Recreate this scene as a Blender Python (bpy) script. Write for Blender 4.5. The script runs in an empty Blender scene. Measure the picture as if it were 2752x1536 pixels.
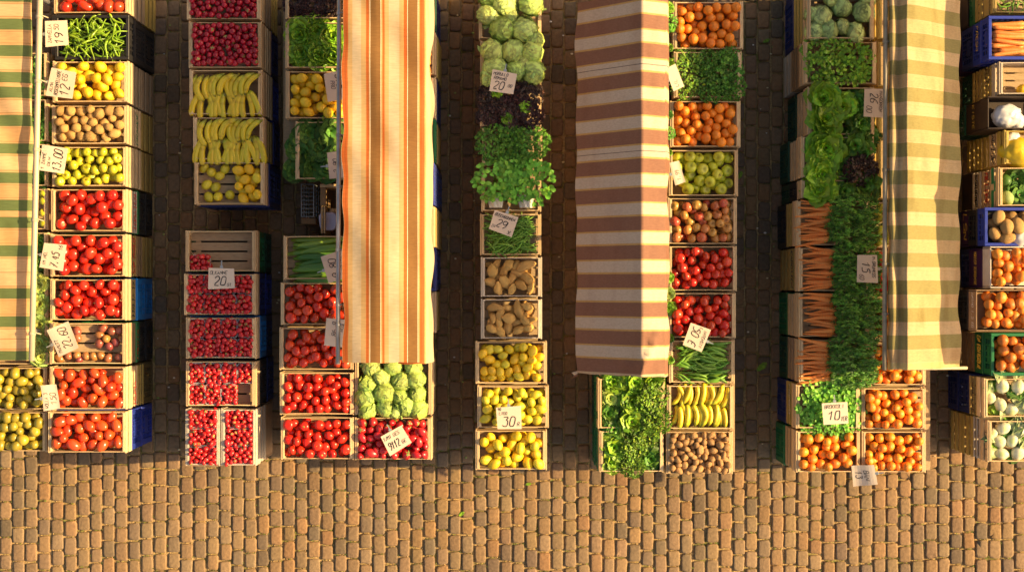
import bpy, math, random
import numpy as np
from mathutils import Vector, Matrix, Euler, Quaternion

random.seed(7)
RNG = np.random.default_rng(11)
scene = bpy.context.scene
COL = scene.collection
PI = math.pi

# ------------------------------------------------------------------ camera mapping
CAM_H = 12.0
FO = 3594.4            # focal length in overview pixels (2576 px wide picture)
K = 1.06832            # full photo pixels per overview pixel


def P(ox, oy, z):
    s = (CAM_H - z) / FO
    return ((ox - 1288) * s, (719 - oy) * s)


def PF(px, py, z):
    return P(px / K, py / K, z)


def to_full(x, y, z):
    s = FO * K / (CAM_H - z)
    return (1376 + x * s, 768 - y * s)


# ------------------------------------------------------------------ tagging helpers
def tag(o, label=None, cat=None, group=None, kind=None):
    if label: o['label'] = label
    if cat: o['category'] = cat
    if group: o['group'] = group
    if kind: o['kind'] = kind
    return o


def empty(name, loc, rz=0.0):
    o = bpy.data.objects.new(name, None)
    o.location = loc
    o.rotation_euler = (0, 0, rz)
    o.empty_display_size = 0.05
    COL.objects.link(o)
    return o


def inst(name, mesh, parent=None, loc=(0, 0, 0), rot=None, scale=None):
    o = bpy.data.objects.new(name, mesh)
    COL.objects.link(o)
    if parent: o.parent = parent
    o.location = loc
    if rot is not None:
        o.rotation_euler = rot if isinstance(rot, (tuple, Euler)) else rot.to_euler()
    if scale is not None:
        o.scale = (scale,) * 3 if isinstance(scale, (int, float)) else scale
    return o


# ------------------------------------------------------------------ mesh builder
class MB:
    def __init__(self):
        self.v = []
        self.f = []
        self.c = []
        self.usec = False

    def add(self, verts, faces, col=None):
        b = len(self.v)
        self.v.extend([tuple(p) for p in verts])
        self.f.extend([tuple(i + b for i in f) for f in faces])
        if col is None:
            self.c.extend([(1, 1, 1)] * len(verts))
        elif len(col) == 3 and not hasattr(col[0], '__len__'):
            self.c.extend([tuple(col)] * len(verts)); self.usec = True
        else:
            self.c.extend([tuple(k) for k in col]); self.usec = True
        return self

    def box(self, x0, x1, y0, y1, z0, z1, col=None, bev=0.0, M=None):
        if bev > 0:
            b = bev
            vs = []
            for (z, i) in ((z0, b), (z0 + b, 0), (z1 - b, 0), (z1, b)):
                vs += [(x0 + i, y0 + i, z), (x1 - i, y0 + i, z), (x1 - i, y1 - i, z), (x0 + i, y1 - i, z)]
            fs = [(3, 2, 1, 0), (12, 13, 14, 15)]
            for k in range(3):
                for j in range(4):
                    a = 4 * k + j; c = 4 * k + (j + 1) % 4
                    fs.append((a, c, c + 4, a + 4))
        else:
            vs = [(x0, y0, z0), (x1, y0, z0), (x1, y1, z0), (x0, y1, z0), (x0, y0, z1), (x1, y0, z1), (x1, y1, z1), (x0, y1, z1)]
            fs = [(3, 2, 1, 0), (4, 5, 6, 7), (0, 1, 5, 4), (1, 2, 6, 5), (2, 3, 7, 6), (3, 0, 4, 7)]
        if M is not None:
            vs = [tuple(M @ Vector(p)) for p in vs]
        return self.add(vs, fs, col)

    def tube(self, pts, rad, n=8, cap=True, col=None):
        pts = [Vector(p) for p in pts]
        m = len(pts)
        rr = rad if hasattr(rad, '__len__') else [rad] * m
        vs = []
        up = Vector((0, 0, 1))
        prev = None
        for i, p in enumerate(pts):
            t = (pts[min(i + 1, m - 1)] - pts[max(i - 1, 0)])
            if t.length < 1e-9: t = Vector((0, 0, 1))
            t.normalize()
            if prev is None:
                a = up if abs(t.dot(up)) < .9 else Vector((1, 0, 0))
                u = t.cross(a).normalized()
            else:
                u = (prev - t * prev.dot(t)).normalized()
            prev = u
            w = t.cross(u)
            for k in range(n):
                an = 2 * PI * k / n
                vs.append(p + (u * math.cos(an) + w * math.sin(an)) * rr[i])
        fs = []
        for i in range(m - 1):
            for k in range(n):
                a = i * n + k; b = i * n + (k + 1) % n
                fs.append((a, b, b + n, a + n))
        if cap:
            fs.append(tuple(range(n - 1, -1, -1)))
            fs.append(tuple(range((m - 1) * n, m * n)))
        cc = None
        if col is not None:
            if hasattr(col[0], '__len__'):
                cc = []
                for i in range(m): cc += [col[i]] * n
            else:
                cc = col
        return self.add(vs, fs, cc)

    def grid(self, fn, nu, nv, colfn=None):
        vs = []; cs = []
        for i in range(nu + 1):
            for j in range(nv + 1):
                vs.append(fn(i / nu, j / nv))
                if colfn: cs.append(colfn(i / nu, j / nv))
        fs = []
        for i in range(nu):
            for j in range(nv):
                a = i * (nv + 1) + j
                fs.append((a, a + nv + 1, a + nv + 2, a + 1))
        return self.add(vs, fs, cs if colfn else None)

    def ball(self, fn, nu=14, nv=9, colfn=None):
        """closed surface: fn(theta 0..2pi, phi 0..pi) -> point"""
        vs = [fn(0, 0)]; cs = [colfn(0, 0)] if colfn else []
        for j in range(1, nv):
            for i in range(nu):
                th = 2 * PI * i / nu; ph = PI * j / nv
                vs.append(fn(th, ph))
                if colfn: cs.append(colfn(th, ph))
        vs.append(fn(0, PI))
        if colfn: cs.append(colfn(0, PI))
        fs = []
        for i in range(nu):
            fs.append((0, 1 + i, 1 + (i + 1) % nu))
        for j in range(nv - 2):
            for i in range(nu):
                a = 1 + j * nu + i; b = 1 + j * nu + (i + 1) % nu
                fs.append((a, a + nu, b + nu, b))
        last = len(vs) - 1
        o = 1 + (nv - 2) * nu
        for i in range(nu):
            fs.append((o + i, last, o + (i + 1) % nu))
        return self.add(vs, fs, cs if colfn else None)

    def mesh(self, name, mat=None, smooth=True):
        me = bpy.data.meshes.new(name)
        me.from_pydata(self.v, [], self.f)
        if self.usec:
            at = me.attributes.new('Col', 'FLOAT_COLOR', 'POINT')
            arr = np.ones((len(self.v), 4), dtype=np.float32)
            arr[:, :3] = np.array(self.c, dtype=np.float32)
            at.data.foreach_set('color', arr.ravel())
        if smooth:
            me.polygons.foreach_set('use_smooth', [True] * len(me.polygons))
        if mat: me.materials.append(mat)
        me.update()
        return me

    def obj(self, name, mat=None, parent=None, smooth=False, loc=(0, 0, 0)):
        return inst(name, self.mesh(name, mat, smooth), parent, loc)


# ------------------------------------------------------------------ materials
class NT:
    def __init__(self, name):
        self.m = bpy.data.materials.new(name)
        self.m.use_nodes = True
        self.t = self.m.node_tree
        self.bsdf = self.t.nodes['Principled BSDF']
        self.out = self.t.nodes['Material Output']

    def n(self, typ, **kw):
        nd = self.t.nodes.new(typ)
        for k, v in kw.items(): setattr(nd, k, v)
        return nd

    def l(self, a, b): self.t.links.new(a, b)

    def val(self, nd, i, v): nd.inputs[i].default_value = v

    def math(self, op, a, b=None):
        nd = self.n('ShaderNodeMath', operation=op)
        for i, q in enumerate((a, b)):
            if q is None: continue
            if isinstance(q, (int, float)): nd.inputs[i].default_value = q
            else: self.l(q, nd.inputs[i])
        return nd.outputs[0]

    def mix(self, fac, a, b, mode='MIX'):
        nd = self.n('ShaderNodeMix', data_type='RGBA', blend_type=mode)
        for i, q in ((0, fac), (6, a), (7, b)):
            if isinstance(q, (int, float)): nd.inputs[i].default_value = q
            elif isinstance(q, (tuple, list)): nd.inputs[i].default_value = tuple(q)[:3] + (1,)
            else: self.l(q, nd.inputs[i])
        return nd.outputs[2]

    def maprange(self, v, a, b, c, d):
        nd = self.n('ShaderNodeMapRange')
        self.l(v, nd.inputs[0])
        for i, q in enumerate((a, b, c, d)): nd.inputs[i + 1].default_value = q
        return nd.outputs[0]


def mat(name, col, rough=.5, col2=None, rnd_val=.0, noise=None, bump=None, vcol=False, transl=0.0, spec=.5,
        stretch=(1, 1, 1), coat=0.0, metal=0.0, noise2=None, alpha=None):
    T = NT(name)
    oi = T.n('ShaderNodeObjectInfo')
    at = T.n('ShaderNodeAttribute', attribute_name='rv')
    rnd = T.math('FRACT', T.math('ADD', oi.outputs['Random'], at.outputs['Fac']))
    tc = T.n('ShaderNodeTexCoord')
    mp = T.n('ShaderNodeMapping')
    T.l(tc.outputs['Object'], mp.inputs[0])
    mp.inputs['Scale'].default_value = stretch
    off = T.n('ShaderNodeCombineXYZ')
    T.l(T.math('MULTIPLY', rnd, 17.3), off.inputs[0]); T.l(T.math('MULTIPLY', rnd, 9.1), off.inputs[1])
    T.l(off.outputs[0], mp.inputs[1])
    c = None
    if col2 is not None:
        c = T.mix(rnd, col, col2)
    else:
        rgb = T.n('ShaderNodeRGB'); rgb.outputs[0].default_value = tuple(col) + (1,)
        c = rgb.outputs[0]
    if rnd_val > 0:
        r2 = T.math('FRACT', T.math('MULTIPLY', rnd, 7.77))
        f = T.maprange(r2, 0, 1, 1 - rnd_val, 1 + rnd_val * .6)
        hs = T.n('ShaderNodeHueSaturation'); T.l(c, hs.inputs['Color']); T.l(f, hs.inputs['Value'])
        c = hs.outputs[0]
    for nz in (noise, noise2):
        if nz:
            sc, c3, lo, hi = nz[:4]
            nd = T.n('ShaderNodeTexNoise'); nd.inputs['Scale'].default_value = sc; nd.inputs['Detail'].default_value = 4
            T.l(mp.outputs[0], nd.inputs['Vector'])
            c = T.mix(T.maprange(nd.outputs[0], lo, hi, 0, 1), c, c3)
    if vcol:
        va = T.n('ShaderNodeAttribute', attribute_name='Col')
        c = T.mix(1.0, c, va.outputs['Color'], 'MULTIPLY')
    T.l(c, T.bsdf.inputs['Base Color'])
    T.bsdf.inputs['Roughness'].default_value = rough
    T.bsdf.inputs['Specular IOR Level'].default_value = spec
    T.bsdf.inputs['Coat Weight'].default_value = coat
    T.bsdf.inputs['Metallic'].default_value = metal
    if bump:
        nd = T.n('ShaderNodeTexNoise'); nd.inputs['Scale'].default_value = bump[0]; nd.inputs['Detail'].default_value = 3
        T.l(mp.outputs[0], nd.inputs['Vector'])
        bp = T.n('ShaderNodeBump'); bp.inputs['Strength'].default_value = bump[1]; bp.inputs['Distance'].default_value = .01
        T.l(nd.outputs[0], bp.inputs['Height'])
        T.l(bp.outputs[0], T.bsdf.inputs['Normal'])
    if transl > 0:
        tr = T.n('ShaderNodeBsdfTranslucent'); T.l(c, tr.inputs[0])
        ms = T.n('ShaderNodeMixShader'); ms.inputs[0].default_value = transl
        T.l(T.bsdf.outputs[0], ms.inputs[1]); T.l(tr.outputs[0], ms.inputs[2])
        T.l(ms.outputs[0], T.out.inputs[0])
    if alpha is not None:
        tr = T.n('ShaderNodeBsdfTransparent')
        ms = T.n('ShaderNodeMixShader'); ms.inputs[0].default_value = alpha
        T.l(tr.outputs[0], ms.inputs[1]); T.l(T.bsdf.outputs[0], ms.inputs[2])
        T.l(ms.outputs[0], T.out.inputs[0])
    return T.m


def wood(name, a, b, dark):
    return mat(name, a, .75, col2=b, rnd_val=.2, noise=(9, dark, .45, .95), bump=(40, .25), stretch=(2.2, 14, 14),
               noise2=(60, tuple(q * .7 for q in a), .52, .9))


def wood_y(name, a, b, dark):
    return mat(name, a, .75, col2=b, rnd_val=.2, noise=(9, dark, .45, .95), bump=(40, .25), stretch=(14, 2.2, 14),
               noise2=(60, tuple(q * .7 for q in a), .52, .9))


M = {}
M['wood'] = wood('pale_wood', (.70, .50, .26), (.60, .40, .19), (.36, .23, .10))
M['woody'] = wood_y('pale_wood_ends', (.72, .52, .28), (.60, .40, .20), (.38, .24, .11))
M['wood_brown'] = wood_y('brown_wood', (.36, .22, .10), (.30, .18, .08), (.16, .09, .04))
M['wood_yellow'] = wood_y('yellow_wood', (.58, .42, .09), (.46, .31, .09), (.26, .16, .05))
M['wood_white'] = wood_y('bleached_wood', (.66, .56, .44), (.58, .48, .36), (.40, .30, .20))
M['wood_grey'] = wood_y('weathered_wood', (.42, .30, .18), (.36, .25, .15), (.2, .13, .07))
M['board'] = wood('base_board', (.46, .32, .18), (.40, .28, .15), (.24, .15, .08))
M['p_blue'] = mat('blue_plastic', (.022, .045, .34), .4, rnd_val=.2, noise=(12, (.06, .08, .26), .55, .9))
M['p_navy'] = mat('navy_plastic', (.012, .022, .13), .4, rnd_val=.2, noise=(12, (.05, .06, .13), .55, .9))
M['p_azure'] = mat('azure_plastic', (.015, .20, .60), .35, rnd_val=.1, noise=(12, (.05, .16, .36), .55, .9))
M['p_green'] = mat('green_plastic', (.012, .15, .045), .42, rnd_val=.2, noise=(12, (.05, .15, .06), .55, .9))
M['p_dgreen'] = mat('dark_green_plastic', (.01, .07, .035), .45, rnd_val=.2, noise=(12, (.03, .08, .05), .55, .9))
M['p_black'] = mat('black_plastic', (.018, .017, .018), .45, rnd_val=.2, noise=(12, (.05, .045, .04), .6, .9))
M['p_olive'] = mat('olive_plastic', (.17, .12, .04), .45, noise=(10, (.08, .06, .02), .4, .8))
M['p_purple'] = mat('purple_card', (.06, .014, .09), .5, noise=(10, (.02, .008, .04), .4, .8))
M['p_brown'] = mat('dark_brown_card', (.05, .028, .018), .6, noise=(10, (.02, .012, .01), .4, .8))
M['card_box'] = mat('kraft_cardboard', (.36, .23, .13), .85, noise=(14, (.26, .16, .09), .4, .8))
M['white_card'] = mat('white_cardboard', (.72, .66, .58), .8, noise=(14, (.6, .52, .42), .4, .8))
M['ink_black'] = mat('black_marker', (.012, .01, .016), .6)
M['ink_red'] = mat('red_print', (.5, .03, .015), .6)
M['ink_yellow'] = mat('yellow_print', (.75, .5, .06), .6)
M['ink_green'] = mat('green_print', (.01, .2, .07), .6)
M['ink_white'] = mat('white_print', (.7, .66, .6), .6)
M['paper'] = mat('sign_card', (.72, .575, .44), .75, col2=(.68, .53, .40), rnd_val=.06, noise=(6, (.58, .48, .4), .5, .95), bump=(30, .1))

M['tomato'] = mat('tomato_skin', (.72, .034, .010), .27, col2=(.60, .018, .01), rnd_val=.25, noise=(14, (.62, .09, .01), .62, .9), spec=.5)
M['tomato_b'] = mat('ripening_tomato_skin', (.62, .028, .014), .26, col2=(.66, .07, .015), rnd_val=.3, noise=(14, (.5, .12, .02), .6, .9), spec=.6)
M['plum_tomato'] = mat('plum_tomato_skin', (.72, .045, .012), .2, col2=(.72, .095, .016), rnd_val=.2, noise=(16, (.6, .16, .02), .6, .9), spec=.6)
M['lemon'] = mat('lemon_peel', (.86, .60, .02), .38, col2=(.84, .47, .012), rnd_val=.15, noise=(11, (.56, .46, .02), .58, .9), bump=(160, .25))
M['lemon_g'] = mat('greenish_lemon_peel', (.82, .60, .03), .36, col2=(.66, .56, .03), rnd_val=.2, noise=(9, (.36, .38, .02), .5, .85), bump=(160, .25))
M['orange'] = mat('orange_peel', (.86, .27, .012), .38, col2=(.80, .19, .01), rnd_val=.15, noise=(13, (.6, .2, .01), .6, .9), bump=(170, .3))
M['mandarin'] = mat('mandarin_peel', (.88, .33, .02), .36, col2=(.84, .19, .015), rnd_val=.2, noise=(13, (.66, .3, .02), .56, .9), bump=(150, .25), vcol=True)
M['apricot'] = mat('apricot_skin', (.80, .29, .02), .5, col2=(.74, .18, .015), rnd_val=.25, noise=(12, (.42, .10, .02), .55, .9), bump=(60, .15))
M['kumquat'] = mat('brown_orange_skin', (.66, .20, .014), .45, col2=(.54, .145, .014), rnd_val=.25, noise=(12, (.36, .1, .02), .5, .9), bump=(60, .15))
M['apple_g'] = mat('green_apple_skin', (.68, .66, .05), .3, col2=(.56, .62, .035), rnd_val=.15, noise=(10, (.60, .48, .06), .55, .9), vcol=True)
M['apple_c'] = mat('yellow_green_apple_skin', (.60, .50, .03), .3, col2=(.44, .44, .02), rnd_val=.15, noise=(10, (.44, .42, .02), .5, .9), vcol=True)
M['apple_r'] = mat('red_apple_skin', (.50, .03, .03), .28, col2=(.52, .30, .05), rnd_val=.2, noise=(7, (.58, .34, .09), .5, .78), vcol=True)
M['potato'] = mat('brown_potato_skin', (.60, .36, .11), .65, col2=(.48, .27, .08), rnd_val=.25, noise=(16, (.24, .12, .04), .5, .85), bump=(50, .5))
M['spud'] = mat('small_potato_skin', (.46, .255, .095), .65, col2=(.38, .20, .07), rnd_val=.2, noise=(22, (.28, .15, .07), .5, .85), bump=(60, .4))
M['sweet_potato'] = mat('sweet_potato_skin', (.76, .45, .12), .7, col2=(.62, .35, .10), rnd_val=.25, noise=(20, (.36, .19, .06), .54, .9), bump=(60, .6))
M['plum'] = mat('mixed_plum_skin', (.28, .05, .05), .25, col2=(.5, .24, .05), rnd_val=.3, noise=(9, (.22, .10, .10), .5, .9), spec=.6)
M['gplum'] = mat('olive_green_fruit_skin', (.46, .33, .03), .3, col2=(.34, .27, .025), rnd_val=.25, noise=(9, (.26, .2, .02), .5, .9))
M['strawberry'] = mat('strawberry_flesh', (.62, .02, .018), .3, col2=(.5, .012, .022), rnd_val=.3, noise=(220, (.55, .16, .04), .62, .72), spec=.6)
M['radish'] = mat('round_strawberry_flesh', (.46, .006, .022), .25, col2=(.36, .004, .02), rnd_val=.3, noise=(40, (.5, .03, .03), .55, .9), spec=.6)
M['calyx'] = mat('green_calyx', (.14, .22, .03), .6, col2=(.38, .40, .10), rnd_val=.3)
M['stem'] = mat('brown_stem', (.12, .07, .02), .8)
M['banana'] = mat('banana_peel', (.78, .54, .022), .4, col2=(.64, .54, .028), rnd_val=.15, vcol=True, noise=(18, (.5, .3, .03), .62, .95))
M['banana_tip'] = mat('banana_crown', (.20, .17, .03), .7)
M['cucumber'] = mat('courgette_skin', (.05, .17, .02), .32, col2=(.24, .38, .04), rnd_val=.25, noise=(7, (.16, .27, .035), .5, .9), stretch=(.4, 3, 3), vcol=True)
M['pod'] = mat('bean_pod', (.12, .31, .022), .4, col2=(.22, .38, .04), rnd_val=.3, vcol=True)
M['fbean'] = mat('french_bean', (.10, .27, .02), .45, col2=(.20, .36, .04), rnd_val=.3)
M['chilli'] = mat('green_pepper_skin', (.16, .32, .015), .25, col2=(.26, .38, .02), rnd_val=.35)
M['carrot'] = mat('carrot_skin', (.90, .31, .06), .5, col2=(.84, .24, .04), rnd_val=.2, noise=(22, (.5, .17, .05), .5, .9), stretch=(5, 1, 1), bump=(70, .3), vcol=True)
M['leaf'] = mat('lettuce_leaf', (.21, .39, .03), .42, col2=(.17, .33, .025), rnd_val=.2, vcol=True, transl=.12, spec=.35)
M['leaf_d'] = mat('dark_leaf', (.10, .24, .028), .45, col2=(.08, .19, .03), rnd_val=.15, vcol=True, transl=.25, spec=.4)
M['leaf_red'] = mat('red_lettuce_leaf', (.075, .024, .026), .45, col2=(.05, .026, .02), rnd_val=.2, vcol=True, transl=.2)
M['iceberg'] = mat('iceberg_leaf', (.50, .60, .16), .4, col2=(.36, .52, .09), rnd_val=.15, vcol=True, transl=.2, noise=(12, (.46, .52, .16), .5, .85), bump=(26, .5))
M['cabbage'] = mat('cabbage_leaf', (.42, .52, .17), .5, col2=(.35, .47, .12), rnd_val=.15, vcol=True, transl=.1, noise=(9, (.46, .52, .22), .5, .85), bump=(20, .4))
M['herb'] = mat('parsley_leaf', (.13, .33, .03), .5, col2=(.11, .28, .028), rnd_val=.1, vcol=True, transl=.18, spec=.4)
M['leaf_lifted'] = mat('shade_lifted_lettuce_leaf', (.26, .50, .03), .42, col2=(.21, .43, .025), rnd_val=.2, vcol=True, transl=.15, spec=.4)  # lettuce green with extra brightness painted in to offset deep shade
M['frond'] = mat('carrot_top_leaf', (.10, .26, .025), .5, col2=(.08, .21, .022), rnd_val=.1, vcol=True, transl=.12, spec=.4)
M['chard'] = mat('chard_leaf', (.05, .135, .02), .5, col2=(.04, .11, .02), rnd_val=.15, vcol=True, transl=.08, spec=.3, noise=(14, (.08, .17, .03), .5, .8), bump=(30, .7))
M['fennel'] = mat('fennel_bulb', (.66, .64, .46), .4, col2=(.6, .6, .4), rnd_val=.1, vcol=True, noise=(6, (.6, .62, .42), .55, .95), bump=(18, .3))
M['plastic_clear'] = mat('clear_punnet', (.75, .78, .8), .15, alpha=.16, spec=.8)
M['plastic_rim'] = mat('punnet_rim', (.62, .62, .62), .25, alpha=.5, spec=.8)
M['bag_white'] = mat('white_plastic_bag', (.75, .74, .74), .35, transl=.2, noise=(9, (.66, .66, .7), .4, .8))
M['bag_yellow'] = mat('yellow_plastic_bag', (.70, .50, .02), .35, transl=.15)
M['lilac'] = mat('lilac_plastic', (.55, .53, .68), .35)
M['steel'] = mat('galvanised_tube', (.33, .32, .33), .4, metal=.6, noise=(12, (.2, .18, .17), .45, .85))
M['pole_paint'] = mat('painted_tube', (.50, .39, .25), .45, noise=(14, (.42, .34, .24), .5, .9))
M['pole_dark'] = mat('weathered_tube', (.24, .20, .14), .5, noise=(14, (.12, .1, .07), .45, .85))
M['wire'] = mat('grey_wire', (.4, .42, .42), .4, metal=.5)
M['foil'] = mat('bunch_wrapper', (.7, .66, .56), .25, transl=.1)


# ------------------------------------------------------------------ handwriting
GL = {'0': "10 01 05 16 36 45 41 30 10", '1': "04 26 20", '2': "05 16 36 45 44 00 40", '3': "06 46 24 34 43 41 30 10 01",
      '4': "30 36 02 42", '5': "46 16 04 34 43 41 30 00", '6': "46 15 02 01 10 30 41 42 33 03", '7': "06 46 10;13 43",
      '8': "23 04 05 16 36 45 44 23 02 01 10 30 41 42 23", '9': "45 36 16 05 04 13 33 44 46 42 20", 'A': "00 26 40;12 32",
      'B': "00 06 36 45 44 33 03;33 42 41 30 00", 'C': "45 36 16 05 01 10 30 41", 'D': "00 06 26 44 42 20 00", 'E': "40 00 06 46;03 33",
      'F': "00 06 46;03 33", 'G': "45 36 16 05 01 10 30 41 43 23", 'H': "00 06;40 46;03 43", 'I': "20 26", 'K': "00 06;46 03 40",
      'L': "06 00 40", 'M': "00 06 23 46 40", 'N': "00 06 40 46", 'O': "10 01 05 16 36 45 41 30 10", 'P': "00 06 36 45 44 33 03",
      'R': "00 06 36 45 44 33 03;23 40", 'S': "45 36 16 05 04 13 33 42 41 30 10 01", 'T': "06 46;26 20", 'U': "06 01 10 30 41 46",
      'V': "06 20 46", 'W': "06 10 23 30 46", 'X': "00 46;06 40", 'Y': "06 23 46;23 20", 'Z': "06 46 00 40", 'J': "36 31 20 01",
      ',': "21 10", '.': "20 21", '-': "03 43", '/': "00 46", "'": "26 25", '!': "26 22;20 21"}


def write(mb, text, x, y, h, w=.006, slant=.18, seed=1, aspect=.62, maxw=None, curl=.5):
    """strokes of text as flat ribbons in the local x-y plane (z = 0), starting at baseline (x, y)"""
    r = random.Random(seed)
    adv = h * aspect
    if maxw and len(text) * adv > maxw: adv = maxw / len(text)
    for ch in text:
        if ch in GL:
            for st in GL[ch].split(';'):
                pts = []
                for q in st.split():
                    px = int(q[0]) / 4 * adv * .74; py = int(q[1]) / 6 * h
                    pts.append(Vector((x + px + slant * py + r.uniform(-1, 1) * h * .03, y + py + r.uniform(-1, 1) * h * .03, 0)))
                # subdivide with Chaikin for rounder handwriting
                if len(pts) > 3:
                    q = [pts[0]]
                    for a, b in zip(pts[:-1], pts[1:]):
                        q += [a.lerp(b, .25), a.lerp(b, .75)]
                    pts = q + [pts[-1]]
                vs = []
                for i, p in enumerate(pts):
                    t = pts[min(i + 1, len(pts) - 1)] - pts[max(0, i - 1)]
                    if t.length < 1e-9: t = Vector((1, 0, 0))
                    t.normalize()
                    nn = Vector((-t.y, t.x, 0)) * w * .5 * r.uniform(.75, 1.1)
                    vs += [p + nn, p - nn]
                mb.add(vs, [(2 * i, 2 * i + 1, 2 * i + 3, 2 * i + 2) for i in range(len(pts) - 1)])
        x += adv
    return x


def flip_up(me):
    """make every face of a flat mesh look up"""
    pass


# ------------------------------------------------------------------ crates
CACHE = {}


def cached(key, fn):
    if key not in CACHE: CACHE[key] = fn()
    return CACHE[key]


def q(v, s=.01): return round(v / s) * s


def panel_end(w_wall, d, h, mt, slats, v, rail=True):
    """end board of a wooden crate: stands at local x = 0 (outer face) and reaches inward (+x); runs along y"""
    r = random.Random(v)
    b = MB()
    t = .011
    n = slats
    gap = (.018 if rail else .05) if n > 1 else 0
    sh = (h - gap * (n - 1)) / n
    zz = [(k * (sh + gap) + .001, k * (sh + gap) + sh - (.001 if k < n - 1 else .006)) for k in range(n)]
    if rail: zz = [(.001, h * .44), (h * .44 + .042, h - .006)]
    for z0, z1 in zz:
        b.box(0, t, -d / 2 + .002 + r.uniform(0, .003), d / 2 - .002 - r.uniform(0, .003), z0, z1, bev=.0015)
    if rail:   # top batten
        b.box(t + .001, .029 + r.uniform(-.002, .003), -d / 2 + .014, d / 2 - .014, h - .028, h - r.uniform(0, .003), bev=.002)
    return b.mesh('end_panel', mt, False)


def panel_side(w, h, mt, v, n=2):
    r = random.Random(v)
    b = MB()
    t = .007
    gap = .016
    sh = (h * .94 - gap * (n - 1)) / n
    for k in range(n):
        z0 = k * (sh + gap)
        x0 = -w / 2 + .013; x1 = w / 2 - .013
        bow = r.uniform(-.003, .003)
        m = 6
        vs = []; fs = []
        for i in range(m + 1):
            u = i / m; x = x0 + (x1 - x0) * u; y = bow * math.sin(PI * u)
            vs += [(x, y, z0), (x, y + t, z0), (x, y + t, z0 + sh), (x, y, z0 + sh)]
        for i in range(m):
            a = 4 * i
            for j in range(4):
                fs.append((a + j, a + (j + 1) % 4, a + 4 + (j + 1) % 4, a + 4 + j))
        fs += [(0, 3, 2, 1), (4 * m, 4 * m + 1, 4 * m + 2, 4 * m + 3)]
        b.add(vs, fs)
    return b.mesh('side_panel', mt, False)


def base_mesh(w, d, mt, v):
    r = random.Random(v)
    b = MB()
    n = 4
    g = .014
    bw = (d - .036 - g * (n - 1)) / n
    for k in range(n):
        y0 = -d / 2 + .018 + k * (bw + g)
        b.box(-w / 2 + .013, w / 2 - .013, y0, y0 + bw, 0, .007)
    b.box(-w / 2 + .05, -w / 2 + .09, -d / 2 + .018, d / 2 - .018, -.008, -.001)
    b.box(w / 2 - .09, w / 2 - .05, -d / 2 + .018, d / 2 - .018, -.008, -.001)
    return b.mesh('base', mt, False)


def post_mesh(h, mt):
    b = MB()
    s = .027
    b.add([(0, 0, 0), (s, 0, 0), (0, s, 0), (0, 0, h), (s, 0, h), (0, s, h)],
          [(0, 2, 1), (3, 4, 5), (0, 1, 4, 3), (1, 2, 5, 4), (2, 0, 3, 5)])
    return b.mesh('corner_post', mt, False)


ENDM = {'wood': 'woody', 'brown': 'wood_brown', 'yellow': 'wood_yellow', 'white': 'wood_white', 'grey': 'wood_grey'}
NCR = [0]


def wooden_crate(cx, cy, z, w, d, h, label, style='wood', base_z=.012, full=True, group='wooden produce crates', name='wooden_crate', rz=0, posts=True, lowpart=False):
    NCR[0] += 1
    v = NCR[0] % 4
    root = empty(name, (cx, cy, z), rz)
    tag(root, label, 'crate', group)
    me = M[ENDM[style]]
    ms = M['wood'] if style == 'wood' else me
    W, D, H = q(w), q(d), q(h, .005)
    for s in (-1, 1):
        k = ('end', D, H, style, v if s > 0 else (v + 1) % 4, full)
        o = inst('end_panel', cached(k, lambda: panel_end(0, D, H, me, 2 if full else 3, k[4] + 10 * H, rail=full)), root)
        o.location = (s * (W / 2), 0, 0)
        if s > 0: o.rotation_euler = (0, 0, PI)
        k2 = ('side', W, H, style, v if s > 0 else (v + 2) % 4)
        o = inst('side_panel', cached(k2, lambda: panel_side(W, H, ms, k2[4] + 3)), root)
        o.location = (0, s * (D / 2 - .008), 0)
        if s > 0: o.rotation_euler = (0, 0, PI)
    o = inst('base', cached(('base', W, D, v), lambda: base_mesh(W, D, M['board'], v)), root, (0, 0, base_z))
    if full and posts:
        pm = cached(('post', H, style), lambda: post_mesh(H - .01, me))
        for k, (sx, sy) in enumerate(((-1, -1), (1, -1), (1, 1), (-1, 1))):
            o = inst('corner_post', pm, root, (sx * (W / 2 - .0125), sy * (D / 2 - .0095), .004), (0, 0, k * PI / 2))
    return root


def lattice(w, h, mt, v, style=0):
    """plastic crate wall: in the x-z plane, outer face at y = 0 looking to -y"""
    b = MB()
    t = .012
    b.box(-w / 2, w / 2, 0, t, h - .035, h)
    b.box(-w / 2, w / 2, 0, t, 0, .022)
    b.box(-w / 2, -w / 2 + .03, 0, t, .022, h - .035)
    b.box(w / 2 - .03, w / 2, 0, t, .022, h - .035)
    hh = h - .057
    nv = max(3, int(w / .05)); nh = max(2, int(hh / .04))
    for k in range(1, nv):
        x = -w / 2 + .03 + (w - .06) * k / nv
        b.box(x - .006, x + .006, .002, t - .002, .022, h - .035)
    for k in range(1, nh):
        z = .022 + hh * k / nh
        b.box(-w / 2 + .03, w / 2 - .03, .003, t - .003, z - .005, z + .005)
    # solid grip plate in the middle
    b.box(-w * .2, w * .2, .0005, t - .0035, h * .42, h * .72)
    return b.mesh('lattice_wall', mt, False)


def rim_mesh(w, d, mt):
    b = MB()
    t = .02
    for s in (-1, 1):
        y0 = s * d / 2 - (t if s > 0 else 0)
        b.box(-w / 2 - .004, w / 2 + .004, y0 - .004 * (s < 0), y0 + t + .004 * (s > 0), 0, .014, bev=.003)
        x0 = s * w / 2 - (t if s > 0 else 0)
        b.box(x0 - .004 * (s < 0), x0 + t + .004 * (s > 0), -d / 2 + t + .0005, d / 2 - t - .0005, 0, .0135, bev=.003)
    return b.mesh('rim', mt, False)


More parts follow.
